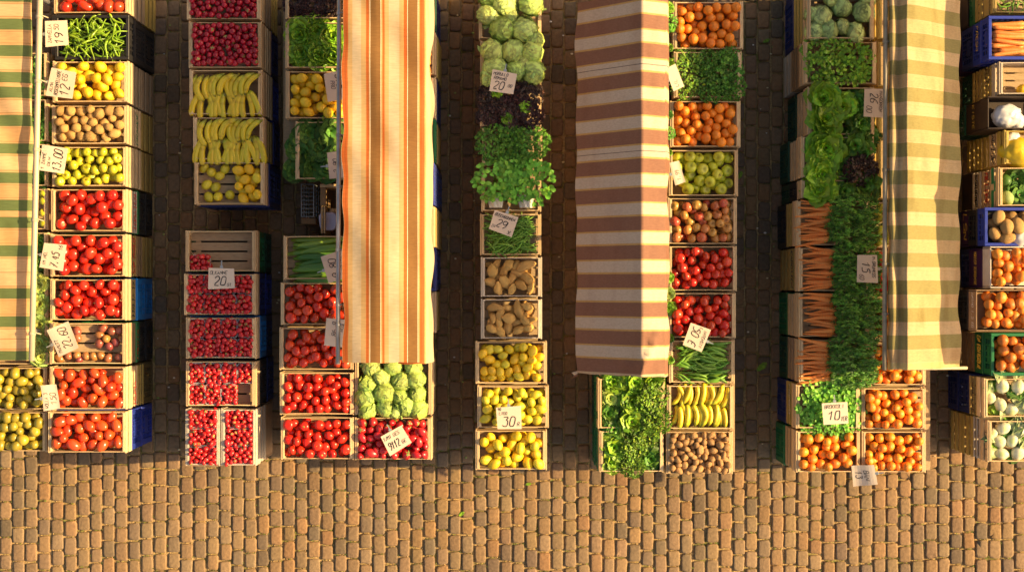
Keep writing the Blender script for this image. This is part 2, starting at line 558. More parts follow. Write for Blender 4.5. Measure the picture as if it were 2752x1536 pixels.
def solid_wall(w, h, mt):
    b = MB()
    b.box(-w / 2, w / 2, 0, .008, 0, h, bev=.002)
    return b.mesh('wall_panel', mt, False)


def plastic_crate(cx, cy, z, w, d, h, label, color, base_z=.012, group='plastic crates', solid=False, catname='plastic_crate'):
    root = empty(catname, (cx, cy, z))
    tag(root, label, 'crate', group)
    mt = M[color]
    W, D, H = q(w), q(d), q(h, .005)
    fn = (lambda a, b: solid_wall(a, b, mt)) if solid else (lambda a, b: lattice(a, b, mt, 0))
    nm = 'wall_panel' if solid else 'lattice_wall'
    hw = H - (0 if solid else .015)
    for s in (-1, 1):
        o = inst(nm, cached((nm, W, H, color), lambda: fn(W - .001, hw)), root, (0, s * D / 2, 0), (0, 0, 0 if s < 0 else PI))
        o = inst(nm, cached((nm, D, H, color, 'e'), lambda: fn(D - .027, hw)), root, (s * W / 2, 0, 0), (0, 0, s * PI / 2))
    if not solid:
        inst('rim', cached(('rim', W, D, color), lambda: rim_mesh(W, D, mt)), root, (0, 0, H - .0145))
    b = cached(('pbase', W, D, color), lambda: MB().box(-W / 2 + .02, W / 2 - .02, -D / 2 + .02, D / 2 - .02, 0, .006).mesh('base', M['p_black'] if not solid else mt, False))
    inst('base', b, root, (0, 0, base_z))
    return root


def printing(root, side, w, d, h, text, ink, th=.06, z=None, seed=3, stroke=.008, zoff=.0015):
    """lettering on the crate's end face: side +1 faces +x, -1 faces -x; text runs along y, top of letters up"""
    b = MB()
    L = d * .86
    write(b, text, -L / 2, 0, th, stroke, .1, seed, .8, maxw=L)
    me = b.mesh('printing', M[ink], False)
    o = inst('printing', me, root)
    W = q(w)
    zz = (h - th) / 2 if z is None else z
    # local x (text) -> along -y for +x face seen from above with letters' tops outward (down the wall -> towards viewer's outside)
    o.location = (side * (W / 2 + zoff), 0, zz)
    o.rotation_euler = Euler((PI / 2, 0, side * PI / 2), 'XYZ')
    return o


# ------------------------------------------------------------------ produce registry
PROD = {}
FRAME = (-14, 2766, -14, 1550)
# areas roofed by an awning (full photo px): produce well inside is never seen
ROOFED = [(-200, 66, -200, 955), (930, 1150, -200, 955), (1562, 1778, -200, 995), (2400, 2566, -200, 975)]


def in_view(x, y, z, pad=0):
    px, py = to_full(x, y, z)
    if px < FRAME[0] - pad or px > FRAME[1] + pad or py < FRAME[2] - pad or py > FRAME[3] + pad: return False
    for (a, b, c, e) in ROOFED:
        if a < px < b and c < py < e: return False
    return True


def reg(kind, name, cat, mesh, loc, rot, scale, label, group, vis, child=None):
    PROD.setdefault(kind, []).append(dict(name=name, cat=cat, mesh=mesh, loc=loc, rot=rot, scale=scale, label=label, group=group, vis=vis, child=child))


def flush_produce(limit=300):
    for kind, items in PROD.items():
        items.sort(key=lambda d: -d['vis'])
        for it in items[:limit]:
            o = inst(it['name'], it['mesh'], None, it['loc'], it['rot'], it['scale'])
            tag(o, it['label'], it['cat'], it['group'])
            if it['child']:
                inst(it['child'][0], it['child'][1], o)
        rest = items[limit:]
        if rest:
            vs = []; fs = []; rv = []; base = 0
            for it in rest:
                me = it['mesh']
                n = len(me.vertices)
                co = np.empty(n * 3, dtype=np.float32); me.vertices.foreach_get('co', co)
                co = co.reshape(-1, 3)
                Mx = Matrix.LocRotScale(Vector(it['loc']), it['rot'] if isinstance(it['rot'], (Euler, Quaternion)) else Euler(it['rot']), Vector((it['scale'],) * 3 if isinstance(it['scale'], (int, float)) else it['scale']))
                R = np.array(Mx.to_3x3()); t = np.array(Mx.translation)
                vs.append(co @ R.T + t)
                fs.extend([tuple(i + base for i in p.vertices) for p in me.polygons])
                rv.append(np.full(n, random.random(), dtype=np.float32))
                base += n
                if it['child']:
                    cm = it['child'][1]; n2 = len(cm.vertices)
                    co = np.empty(n2 * 3, dtype=np.float32); cm.vertices.foreach_get('co', co)
                    vs.append(co.reshape(-1, 3) @ R.T + t); fs.extend([tuple(i + base for i in p.vertices) for p in cm.polygons])
                    rv.append(np.full(n2, random.random(), dtype=np.float32)); base += n2
            me = bpy.data.meshes.new(rest[0]['name'] + '_heap')
            me.from_pydata(np.concatenate(vs).tolist(), [], fs)
            at = me.attributes.new('rv', 'FLOAT', 'POINT'); at.data.foreach_set('value', np.concatenate(rv))
            if 'Col' in rest[0]['mesh'].attributes:
                at = me.attributes.new('Col', 'FLOAT_COLOR', 'POINT'); at.data.foreach_set('color', np.ones(base * 4, dtype=np.float32))
            me.polygons.foreach_set('use_smooth', [True] * len(me.polygons))
            mats_ = []
            mi = []
            for it in rest:
                m0 = it['mesh'].materials[0]
                if m0 not in mats_: mats_.append(m0)
                mi += [mats_.index(m0)] * len(it['mesh'].polygons)
                if it['child']:
                    m1 = it['child'][1].materials[0]
                    if m1 not in mats_: mats_.append(m1)
                    mi += [mats_.index(m1)] * len(it['child'][1].polygons)
            for m0 in mats_: me.materials.append(m0)
            me.polygons.foreach_set('material_index', mi)
            o = inst(rest[0]['name'] + '_heap', me)
            tag(o, 'remaining %s lying between the others in the crates' % kind, rest[0]['cat'] + ' heap', None, 'stuff')


def pack(x0, x1, y0, y1, floor, zlim, rmin, rmax, nmax, seed, Kc=18):
    r = np.random.default_rng(seed)
    X = np.empty(nmax); Y = np.empty(nmax); Z = np.empty(nmax); R = np.empty(nmax)
    n = 0; fails = 0
    while n < nmax and fails < 60:
        rad = r.uniform(rmin, rmax)
        if x1 - x0 < 2 * rad or y1 - y0 < 2 * rad: break
        cx = r.uniform(x0 + rad, x1 - rad, Kc); cy = r.uniform(y0 + rad, y1 - rad, Kc)
        cz = np.full(Kc, floor + rad)
        if n:
            d2 = (cx[:, None] - X[None, :n]) ** 2 + (cy[:, None] - Y[None, :n]) ** 2
            rr = (rad + R[None, :n]) * .90
            h = np.where(d2 < rr ** 2, Z[None, :n] + np.sqrt(np.maximum(rr ** 2 - d2, 0)), -9)
            cz = np.maximum(cz, h.max(axis=1))
        k = int(np.argmin(cz))
        if cz[k] > zlim:
            fails += 1; continue
        X[n], Y[n], Z[n], R[n] = cx[k], cy[k], cz[k], rad
        n += 1
    return list(zip(X[:n], Y[:n], Z[:n], R[:n]))


def visible(items, res=.004):
    """fraction of each sphere seen from straight above"""
    if not items: return []
    a = np.array(items)
    x0 = (a[:, 0] - a[:, 3]).min(); y0 = (a[:, 1] - a[:, 3]).min()
    nx = int(((a[:, 0] + a[:, 3]).max() - x0) / res) + 2; ny = int(((a[:, 1] + a[:, 3]).max() - y0) / res) + 2
    gx = x0 + (np.arange(nx) + .5) * res; gy = y0 + (np.arange(ny) + .5) * res
    Zb = np.full((nx, ny), -9.0); own = np.full((nx, ny), -1)
    tot = np.zeros(len(a))
    for i, (x, y, z, r) in enumerate(a):
        ix0 = max(0, int((x - r - x0) / res)); ix1 = min(nx, int((x + r - x0) / res) + 2)
        iy0 = max(0, int((y - r - y0) / res)); iy1 = min(ny, int((y + r - y0) / res) + 2)
        d2 = (gx[ix0:ix1, None] - x) ** 2 + (gy[None, iy0:iy1] - y) ** 2
        h = np.where(d2 < r * r, z + np.sqrt(np.maximum(r * r - d2, 0)), -9)
        tot[i] = (d2 < r * r).sum()
        sub = Zb[ix0:ix1, iy0:iy1]
        mk = h > sub
        sub[mk] = h[mk]
        own[ix0:ix1, iy0:iy1][mk] = i
    cnt = np.array([(own == i).sum() for i in range(len(a))])
    return list(cnt / np.maximum(tot, 1))


# ------------------------------------------------------------------ produce meshes
def rq(r):
    u = r.random(), r.random(), r.random()
    return Quaternion((math.sqrt(1 - u[0]) * math.sin(2 * PI * u[1]), math.sqrt(1 - u[0]) * math.cos(2 * PI * u[1]),
                       math.sqrt(u[0]) * math.sin(2 * PI * u[2]), math.sqrt(u[0]) * math.cos(2 * PI * u[2])))


def sph(th, ph): return Vector((math.sin(ph) * math.cos(th), math.sin(ph) * math.sin(th), math.cos(ph)))


def m_tomato(v, mt):
    r = random.Random(v); n = r.choice((4, 5, 6)); a = r.uniform(.01, .05); p0 = r.uniform(0, 6); sq = r.uniform(.78, .95)

    def fn(th, ph):
        d = sph(th, ph)
        k = 1 + a * math.cos(n * th + p0) * math.sin(ph) ** 2
        top = math.exp(-(ph / .38) ** 2) * .17
        return (d.x * k, d.y * k, d.z * sq - top)
    return MB().ball(fn, 16, 11).mesh('tomato', mt)


def m_plumtom(v, mt):
    r = random.Random(v); e = r.uniform(1.12, 1.32); a = r.uniform(0, .05); p0 = r.uniform(0, 6)

    def fn(th, ph):
        d = sph(th, ph)
        k = .86 * (1 + a * math.cos(3 * th + p0) * math.sin(ph) ** 2) * (1 + .07 * math.cos(ph))
        return (d.x * k, d.y * k, d.z * e - .12 * math.exp(-(ph / .3) ** 2))
    return MB().ball(fn, 14, 11).mesh('plum_tomato', mt)


def m_calyx(v, mt, R=.8, z=.8):
    r = random.Random(v)
    b = MB()
    n = r.choice((5, 6))
    for k in range(n):
        a = 2 * PI * k / n + r.uniform(-.3, .3); L = R * r.uniform(.42, .68)
        ca, sa = math.cos(a), math.sin(a)
        pts = []
        for u, w in ((0, .05), (.35, .11), (.7, .07), (1, .005)):
            x = u * L; zz = z + .03 + .10 * u - .22 * u * u
            pts += [(ca * x - sa * w, sa * x + ca * w, zz), (ca * x + sa * w, sa * x - ca * w, zz)]
        b.add(pts, [(0, 1, 3, 2), (2, 3, 5, 4), (4, 5, 7, 6)])
    b.tube([(0, 0, z), (.03, .02, z + .12), (.08, .03, z + .24)], [.06, .05, .045], 5)
    return b.mesh('calyx', mt)


def m_lemon(v, mt):
    r = random.Random(v); e = r.uniform(1.05, 1.22); nip = r.uniform(.06, .16); w = r.uniform(.86, .94)

    def fn(th, ph):
        d = sph(th, ph)
        z = d.z * e + nip * (math.exp(-(ph / .3) ** 2) - .7 * math.exp(-((PI - ph) / .25) ** 2))
        k = w * (1 + .02 * math.sin(3 * th + v))
        return (d.x * k, d.y * k, z)
    return MB().ball(fn, 14, 12).mesh('lemon', mt)


def m_round(v, mt, name='orange', sq=.96, dimp=.08, lump=.015, vc=None):
    r = random.Random(v); p0 = r.uniform(0, 6)

    def fn(th, ph):
        d = sph(th, ph)
        k = 1 + lump * math.sin(2 * th + p0) * math.sin(ph) + lump * math.sin(3 * ph + p0)
        return (d.x * k, d.y * k, d.z * sq * k - dimp * math.exp(-(ph / .28) ** 2))
    cf = None
    if vc: cf = lambda th, ph: tuple(1 - (1 - c) * math.exp(-(ph / .22) ** 2) for c in vc)
    return MB().ball(fn, 16, 12, cf).mesh(name, mt)


def m_apple(v, mt):
    r = random.Random(v); p0 = r.uniform(0, 6)

    def fn(th, ph):
        d = sph(th, ph)
        k = (1 + .03 * math.cos(5 * th + p0) * math.sin(ph / 2) ** 4) * (1 + .05 * math.cos(ph))
        return (d.x * k, d.y * k, d.z * .9 - .34 * math.exp(-(ph / .34) ** 2) + .2 * math.exp(-((PI - ph) / .3) ** 2))
    cf = lambda th, ph: tuple(1 - (1 - c) * math.exp(-(ph / .26) ** 2) for c in (.5, .45, .3))
    return MB().ball(fn, 16, 12, cf).mesh('apple', mt)


def m_stem(mt):
    return MB().tube([(0, 0, .5), (.03, .02, .78), (.1, .04, 1.0)], [.05, .045, .06], 5).mesh('stem', mt)


def m_tuber(v, mt, name, ex=1.3, ey=1.0, lump=.12, bend=0.0, taper=0.0):
    r = random.Random(v)
    ph0 = [r.uniform(0, 6.3) for _ in range(6)]

    def fn(th, ph):
        d = sph(th, ph)
        k = 1 + lump * (math.sin(2 * d.x * 2 + ph0[0]) * .5 + math.sin(3.1 * d.y * 2 + ph0[1]) * .4 + math.sin(2.7 * d.z * 2 + ph0[2]) * .4 + (.5 if name == 'sweet_potato' else 0) * math.sin(7 * d.x + 3 * d.y + ph0[3]))
        x = d.x * k * ex
        t = 1 - taper * abs(d.x) ** 1.5 * (1 if taper < .5 else 1)
        y = d.y * k * ey * t + bend * (x * x - .5)
        return (x, y, d.z * k * .88 * t)
    return MB().ball(fn, 14, 10).mesh(name, mt)


def m_strawberry(v, mt):
    r = random.Random(v); e = r.uniform(1.1, 1.5); a = r.uniform(.02, .1); p0 = r.uniform(0, 6)

    def fn(th, ph):
        d = sph(th, ph)
        t = ph / PI
        k = 1.0 * (1 - .55 * max(0, t - .35) ** 1.2) * (1 + a * math.cos(3 * th + p0))
        return (d.x * k, d.y * k, d.z * e - .1 * math.exp(-(ph / .35) ** 2) - (e - .98))
    return MB().ball(fn, 12, 9).mesh('strawberry', mt)


def m_banana(v, mt, L=.2, bend=.05, rad=.0225):
    r = random.Random(v)
    b = MB()
    n = 14
    pts = []; rr = []; cc = []
    for i in range(n):
        u = i / (n - 1)
        x = (u - .5) * L
        y = -bend * (1 - (2 * u - 1) ** 2) * 1.3
        pts.append((x, y, 0))
        s = min(1, (u / .2) ** .6 if u < .2 else 1, ((1 - u) / .12) ** .5 if u > .88 else 1)
        rr.append(max(.0055, rad * s * r.uniform(.96, 1.04)))
        g = 1.0
        if u < .09: cc.append((.34, .42, .5))
        elif u < .2: cc.append((.74, .92, .9))
        elif u > .93: cc.append((.14, .13, .2))
        elif r.random() < .12: cc.append((.78, .7, .6))
        else: cc.append((g, g, g))
    b.tube(pts, rr, 7, True, cc)
    return b.mesh('banana', mt)


def m_long(v, mt, name, L, rad, bend=.02, taper=0, seg=8, tip=None, n=9):
    r = random.Random(v)
    b = MB()
    pts = []; rr = []; cc = []
    p1 = r.uniform(0, 6)
    for i in range(n):
        u = i / (n - 1)
        x = (u - .5) * L
        pts.append((x, bend * math.sin(PI * u + .4 * math.sin(p1)) + bend * .35 * math.sin(5 * u + p1), bend * .25 * math.sin(4 * u + p1)))
        s = math.sin(PI * min(max(u, .02), .98)) ** .35
        if taper: s = (1 - taper * u) * min(1, (u / .06) ** .5 if u < .06 else 1)
        rr.append(max(rad * s * r.uniform(.93, 1.05), rad * .1))
        cc.append(tip if (tip and (u > .93 or u < .06)) else (1, 1, 1))
    b.tube(pts, rr, seg, True, cc if tip else None)
    return b.mesh(name, mt)


# leaves ------------------------------------------------------------------
def leaf(b, base, az, elev, L, W, curl=1.0, nu=5, nv=4, ruf=0.0, fr=9, r=random, c0=(1, 1, 1), c1=(1, 1, 1), shape=.6, cup=.25, rib=None):
    ca, sa = math.cos(az), math.sin(az)
    ph = r.uniform(0, 6.3)
    pts = []; cols = []
    x = 0; z = 0; e = elev
    st = L / nu
    spine = [(0, 0, e)]
    for i in range(nu):
        x += math.cos(e) * st; z += math.sin(e) * st
        e -= curl / nu
        spine.append((x, z, e))
    for i in range(nu + 1):
        u = i / nu
        x, z, e = spine[i]
        w = W * (math.sin(PI * min(1, (u * .93 + .07)) ** shape) * .95 + .04)
        for j in range(nv + 1):
            v = 2 * j / nv - 1
            rz = ruf * v * v * u * math.sin(fr * u + 3 * v + ph) + ruf * .5 * u * math.sin(fr * 1.7 * v + ph * 2)
            cz = cup * w * v * v
            nx, nz = -math.sin(e), math.cos(e)
            px = x + nx * (rz + cz); pz = z + nz * (rz + cz)
            py = v * w
            pts.append((base[0] + ca * px - sa * py, base[1] + sa * px + ca * py, base[2] + pz))
            t = u
            c = tuple(c0[k] * (1 - t) + c1[k] * t for k in range(3))
            if rib and abs(v) < .3: c = tuple(min(2.2, c[k] * rib[k]) for k in range(3))
            cols.append(c)
    fs = []
    for i in range(nu):
        for j in range(nv):
            a = i * (nv + 1) + j
            fs.append((a, a + nv + 1, a + nv + 2, a + 1))
    b.add(pts, fs, cols)


def tint(r, lo=.7, hi=1.25, warm=.15):
    k = r.uniform(lo, hi); w = r.uniform(-warm, warm)
    return (k * (1 + w), k, k * (1 - w * .5))


def m_lettuce(v, mt, open_=1.0, ruf=.02, inner=(1.5, 1.45, 1.3), name='lettuce', rings=((8, 1.0, .15), (8, .85, .55), (7, .66, .95), (6, .45, 1.25)), fr=9, wid=.62, base_c=(1.3, 1.2, 1.2), nu=5, nv=4):
    r = random.Random(v)
    b = MB()
    for k, (n, L, el) in enumerate(rings):
        for i in range(n):
            a = 2 * PI * (i + .5 * k) / n + r.uniform(-.25, .25)
            t = tint(r, .5, 1.3, .25)
            g = k / max(1, len(rings) - 1)
            c1 = tuple(t[j] * (1 + (inner[j] - 1) * g) for j in range(3))
            c0 = tuple(c1[j] * base_c[j] for j in range(3))
            leaf(b, (.05 * math.cos(a), .05 * math.sin(a), 0.0), a, el + r.uniform(-.12, .12), L * r.uniform(.88, 1.1), L * wid * r.uniform(.85, 1.15) * .8,
                 curl=(.9 - .2 * g) * open_, nu=nu, nv=nv, ruf=ruf, fr=fr, r=r, c0=c0, c1=c1, shape=1.3, cup=.3, rib=(1.25, 1.15, 1.2))
    return b.mesh(name, mt)


def m_iceberg(v, mt, name='iceberg_lettuce', loose=.35, sq=.92, outer=5):
    r = random.Random(v)
    b = MB()
    b.ball(lambda th, ph: tuple(Vector((1, 1, sq)) * (1 + .03 * math.sin(3 * th + v)) * .86 * sph(th, ph)), 16, 10, lambda th, ph: (.9, .9, .8))
    for k in range(11):
        ax = (Matrix.Rotation(2.4 * k + r.uniform(-.4, .4), 3, 'Z') @ Matrix.Rotation(r.uniform(.15, 1.5) if k else 0, 3, 'X') @ Matrix.Rotation(r.uniform(0, 6.3), 3, 'Z'))
        R0 = .86 + .014 * k; sp = r.uniform(.6, .95)
        t = tint(r, .7, 1.25)
        ph = r.uniform(0, 6); lz = r.uniform(.2, 1) * loose; fr = r.uniform(6, 10)

        def fn(u, w):
            a = (u - .5) * 2 * sp; c = (w - .5) * 2 * sp * (.75 + .35 * math.sin(PI * min(1, u + .1)))
            edge = max(abs(u - .5), abs(w - .5)) * 2
            rad = R0 + .05 * math.sin(fr * c + ph) * u + lz * .55 * max(0, edge - .68) * (1 + .6 * math.sin(fr * (a + c) + ph)) + .025 * math.sin(11 * c + 4 * a)
            p = Vector((math.sin(a) * math.cos(c), math.sin(c), math.cos(a) * math.cos(c))) * rad
            p = ax @ p
            return (p.x, p.y, max(p.z * sq, -.85))

        def cf(u, w):
            d = abs(w - .5)
            vein = d < .09 or abs(((d * 5 - u * 2.2) % 1) - .5) < .13
            e = .95 - .45 * u if not vein else 1.6 - .4 * u
            return tuple(min(1.7, q_ * e * 1.15) for q_ in t)
        b.grid(fn, 8, 9, cf)
    for k in range(outer):
        a = 2 * PI * k / outer + r.uniform(-.3, .3); t = tint(r, .45, .85)
        leaf(b, (.5 * math.cos(a), .5 * math.sin(a), -.55), a, r.uniform(.5, 1.0), r.uniform(.65, .85), r.uniform(.35, .5), curl=r.uniform(.3, 1.2), nu=6, nv=6, ruf=.09, fr=9, r=r,
             c0=tuple(1.5 * q_ for q_ in t), c1=t, cup=-.3, rib=(1.6, 1.3, 1.6))
    return b.mesh(name, mt)


def m_bunch(v, mt, n=260, rx=1, ry=1, rz=.5, s=.11, name='parsley_bunch', mode='fine', lo=.4, hi=1.45, warm=.2, stems=14, yellow=0):
    """dome of many small leaves"""
    r = random.Random(v)
    b = MB()
    for k in range(n):
        a = r.uniform(0, 2 * PI); d = math.sqrt(r.random())
        x = math.cos(a) * d * rx; y = math.sin(a) * d * ry
        top = rz * math.sqrt(max(0.04, 1 - d * d * .9)) * (1 + .22 * math.sin(5 * x / rx + v) * math.sin(4 * y / ry + 2 * v))
        z = top * r.uniform(.55, 1.05)
        t = tint(r, lo, hi, warm)
        if r.random() < yellow: t = tuple(c * k2 for c, k2 in zip(t, (1.9, 1.5, 1.0)))
        az = a + r.uniform(-1.2, 1.2)
        if mode == 'fine':
            for q_ in range(3):
                leaf(b, (x, y, z), az + (q_ - 1) * .8, r.uniform(-.2, .9), s * r.uniform(.7, 1.2), s * .3, curl=.7, nu=2, nv=2, r=r, c0=t, c1=t, cup=.2, ruf=s * .2)
        elif mode == 'spoon':
            leaf(b, (x, y, z), az, r.uniform(0, .9), s * r.uniform(.8, 1.25), s * .33, curl=1.0, nu=4, nv=2, r=r, c0=tuple(c * 1.25 for c in t), c1=t, cup=.35, shape=1.6)
        else:   # feathery
            L = s * r.uniform(1, 1.8); e = r.uniform(-.1, .8)
            leaf(b, (x, y, z), az, e, L, s * .16, curl=.8, nu=3, nv=1, r=r, c0=t, c1=t)
            for m in range(4):
                u = .3 + .2 * m
                bx = x + math.cos(az) * math.cos(e) * L * u; by = y + math.sin(az) * math.cos(e) * L * u; bz = z + math.sin(e) * L * u * .7
                leaf(b, (bx, by, bz), az + (1.0 if m % 2 else -1.0), r.uniform(-.2, .5), s * .6, s * .15, curl=.5, nu=2, nv=1, r=r, c0=t, c1=t)
    for k in range(stems):
        a = r.uniform(0, 2 * PI); d = r.uniform(.2, .9)
        x = math.cos(a) * d * rx; y = math.sin(a) * d * ry
        b.tube([(0, 0, 0), (x * .6, y * .6, rz * .55), (x, y, rz * .8)], [s * .06, s * .05, s * .03], 4, col=(1.2, 1.1, .9))
    return b.mesh(name, mt)


# ------------------------------------------------------------------ sun, sky, camera
EL = math.radians(29); AZ = math.radians(3.5)
SUN = Vector((math.cos(EL) * math.cos(AZ), math.cos(EL) * math.sin(AZ), math.sin(EL)))
sd = bpy.data.lights.new('sun', 'SUN'); sd.energy = 4.6; sd.angle = math.radians(.5); sd.color = (1, .71, .32)
so = bpy.data.objects.new('sun', sd); COL.objects.link(so); so.rotation_euler = SUN.to_track_quat('Z', 'Y').to_euler(); so.location = (6, 0, 6)
w = bpy.data.worlds.new('World'); scene.world = w; w.use_nodes = True
nt = w.node_tree
sky = nt.nodes.new('ShaderNodeTexSky'); sky.sky_type = 'NISHITA'; sky.sun_disc = False
sky.sun_elevation = EL; sky.sun_rotation = PI / 2 - AZ; sky.dust_density = 3.5; sky.air_density = 1.0; sky.ozone_density = .6
mx = nt.nodes.new('ShaderNodeMix'); mx.data_type = 'RGBA'; mx.blend_type = 'MULTIPLY'; mx.inputs[0].default_value = 1
mx.inputs[7].default_value = (1.0, .88, .74, 1)
nt.links.new(sky.outputs[0], mx.inputs[6]); nt.links.new(mx.outputs[2], nt.nodes['Background'].inputs[0])
nt.nodes['Background'].inputs[1].default_value = .1
cd = bpy.data.cameras.new('camera'); cd.sensor_width = 36; cd.lens = 3840 / 2752 * 36; cd.clip_end = 500; cd.clip_start = .1
cam = bpy.data.objects.new('camera', cd); COL.objects.link(cam); cam.location = (0, 0, CAM_H); scene.camera = cam
scene.view_settings.view_transform = 'Standard'; scene.view_settings.look = 'None'
scene.view_settings.exposure = 1.12; scene.view_settings.gamma = 1
scene.cycles.max_bounces = 6; scene.cycles.transparent_max_bounces = 12


# ------------------------------------------------------------------ ground
def build_ground():
    T = NT('joint_sand')
    tc = T.n('ShaderNodeTexCoord')
    n1 = T.n('ShaderNodeTexNoise'); n1.inputs['Scale'].default_value = 9; n1.inputs['Detail'].default_value = 6; T.l(tc.outputs['Object'], n1.inputs['Vector'])
    n2 = T.n('ShaderNodeTexNoise'); n2.inputs['Scale'].default_value = 55; n2.inputs['Detail'].default_value = 5; T.l(tc.outputs['Object'], n2.inputs['Vector'])
    c = T.mix(T.maprange(n2.outputs[0], .35, .7, 0, 1), (.50, .345, .16), (.28, .185, .085))
    c = T.mix(T.maprange(n1.outputs[0], .5, .66, 0, .8), c, (.13, .14, .03))
    T.l(c, T.bsdf.inputs['Base Color']); T.bsdf.inputs['Roughness'].default_value = .95; T.bsdf.inputs['Specular IOR Level'].default_value = .15
    bp = T.n('ShaderNodeBump'); bp.inputs['Strength'].default_value = .8; bp.inputs['Distance'].default_value = .012
    T.l(n2.outputs[0], bp.inputs['Height']); T.l(bp.outputs[0], T.bsdf.inputs['Normal'])
    b = MB().grid(lambda u, v: ((u - .5) * 240, (v - .5) * 240, -.017), 4, 4)
    tag(b.obj('ground', T.m), kind='structure')

    # setts
    S = NT('sett_stone')
    tc = S.n('ShaderNodeTexCoord')
    va = S.n('ShaderNodeAttribute', attribute_name='Col')
    n1 = S.n('ShaderNodeTexNoise'); n1.inputs['Scale'].default_value = 38; n1.inputs['Detail'].default_value = 6; S.l(tc.outputs['Object'], n1.inputs['Vector'])
    n2 = S.n('ShaderNodeTexNoise'); n2.inputs['Scale'].default_value = 1.1; n2.inputs['Detail'].default_value = 3; S.l(tc.outputs['Object'], n2.inputs['Vector'])
    n3 = S.n('ShaderNodeTexVoronoi'); n3.inputs['Scale'].default_value = 26; S.l(tc.outputs['Object'], n3.inputs['Vector'])
    c = S.mix(1.0, va.outputs['Color'], S.mix(S.maprange(n1.outputs[0], .3, .75, 0, 1), (.78, .76, .74), (1.18, 1.16, 1.12)), 'MULTIPLY')
    c = S.mix(S.maprange(n2.outputs[0], .45, .7, 0, .35), c, (.30, .21, .12))
    c = S.mix(S.maprange(n3.outputs[0], .0, .14, .55, 0), c, (.12, .10, .08))
    S.l(c, S.bsdf.inputs['Base Color']); S.bsdf.inputs['Roughness'].default_value = .8; S.bsdf.inputs['Specular IOR Level'].default_value = .25
    bp = S.n('ShaderNodeBump'); bp.inputs['Strength'].default_value = .55; bp.inputs['Distance'].default_value = .008
    S.l(n1.outputs[0], bp.inputs['Height']); S.l(bp.outputs[0], S.bsdf.inputs['Normal'])

    r = np.random.default_rng(5)
    NP = 14
    th = np.arange(NP) * 2 * PI / NP + PI / NP
    sx = np.sign(np.cos(th)) * np.abs(np.cos(th)) ** .27; sy = np.sign(np.sin(th)) * np.abs(np.sin(th)) ** .27
    V = []; F = []; C = []; base = 0
    rings = ((1.0, -.035), (1.0, -.009), (.955, -.001), (.7, .0012))
    pal = [(.248, .158, .084), (.218, .143, .084), (.264, .156, .078), (.228, .15, .088), (.24, .162, .095), (.155, .112, .076)]
    tuft = []; grit = []
    x = -5.6; col = 0
    while x < 5.6:
        pitch = .107 * r.uniform(.96, 1.05)
        y = -3.4 - r.uniform(0, .15)
        while y < 3.4:
            L = .144 * r.uniform(.86, 1.13)
            g = r.uniform(.005, .012)
            hw = (pitch - r.uniform(.007, .015)) / 2; hl = (L - g) / 2
            cx = x + pitch / 2 + r.normal(0, .0018); cy = y + L / 2
            jit = 1 + r.normal(0, .045, NP); jit2 = 1 + r.normal(0, .035, NP)
            dz = r.normal(0, .0028); tx, ty = r.normal(0, .02, 2)
            bx = sx * hw * jit; by = sy * hl * jit2
            pts = []
            for s, z in rings:
                px = bx * s; py = by * s if s > .9 else by * s * 1.08
                zz = z + (dz + px * tx + py * ty if z > -.03 else 0)
                pts.append(np.stack([cx + px, cy + py, np.full(NP, 0) + zz], 1))
            pts.append(np.array([[cx, cy, .0018 + dz]]))
            V.append(np.concatenate(pts))
            for k in range(3):
                for j in range(NP):
                    a = base + k * NP + j; b2 = base + k * NP + (j + 1) % NP
                    F.append((a, b2, b2 + NP, a + NP))
            t = base + 4 * NP
            for j in range(NP):
                F.append((base + 3 * NP + j, base + 3 * NP + (j + 1) % NP, t))
            p = pal[r.integers(len(pal))]; kk = r.uniform(.88, 1.13)
            cc = np.ones((4 * NP + 1, 4), dtype=np.float32); cc[:, :3] = np.array(p) * kk * np.array([r.uniform(.95, 1.06), 1, r.uniform(.93, 1.05)])
            C.append(cc)
            base += 4 * NP + 1
            # moss along the short joint
            if r.random() < .55 and abs(cx) < 4.6 and -2.6 < cy < 2.6:
                nt_ = 5 if cy < -1.2 else 2
                for _ in range(r.integers(1, nt_ + 1)):
                    tuft.append((cx + r.uniform(-hw, hw), y + r.uniform(-.006, .005), -.006))
            if r.random() < .3 and cy < -1.2 and abs(cx) < 4.6:
                tuft.append((x + r.uniform(-.004, .004), cy + r.uniform(-hl, hl), -.006))
            if abs(cx) < 4.7 and cy < -1.0 and cy > -2.6:
                for _ in range(r.integers(1, 5)): grit.append((cx + r.uniform(-hw, hw), y + r.uniform(-.005, .004), r.uniform(.002, .0055)))
                if r.random() < .5: grit.append((x + r.uniform(-.004, .004), cy + r.uniform(-hl, hl), r.uniform(.002, .0045)))
            y += L
        x += pitch; col += 1
    V = np.concatenate(V); C = np.concatenate(C)
    me = bpy.data.meshes.new('cobblestone_paving')
    me.from_pydata(V.tolist(), [], F)
    at = me.attributes.new('Col', 'FLOAT_COLOR', 'POINT'); at.data.foreach_set('color', C.ravel())
    me.polygons.foreach_set('use_smooth', [True] * len(me.polygons)); me.materials.append(S.m)
    o = inst('cobblestone_paving', me); tag(o, kind='structure')
    b = MB()
    rg = random.Random(8)
    for (gx, gy, gs) in grit:
        t = tint(rg, .55, 1.35, .12); a = rg.uniform(0, 6)
        vs = [(gx + gs * math.cos(a + k * PI / 2) * rg.uniform(.7, 1.3), gy + gs * math.sin(a + k * PI / 2) * rg.uniform(.7, 1.3), -.013) for k in range(4)] + [(gx, gy, -.004)]
        b.add(vs, [(0, 1, 4), (1, 2, 4), (2, 3, 4), (3, 0, 4)], t)
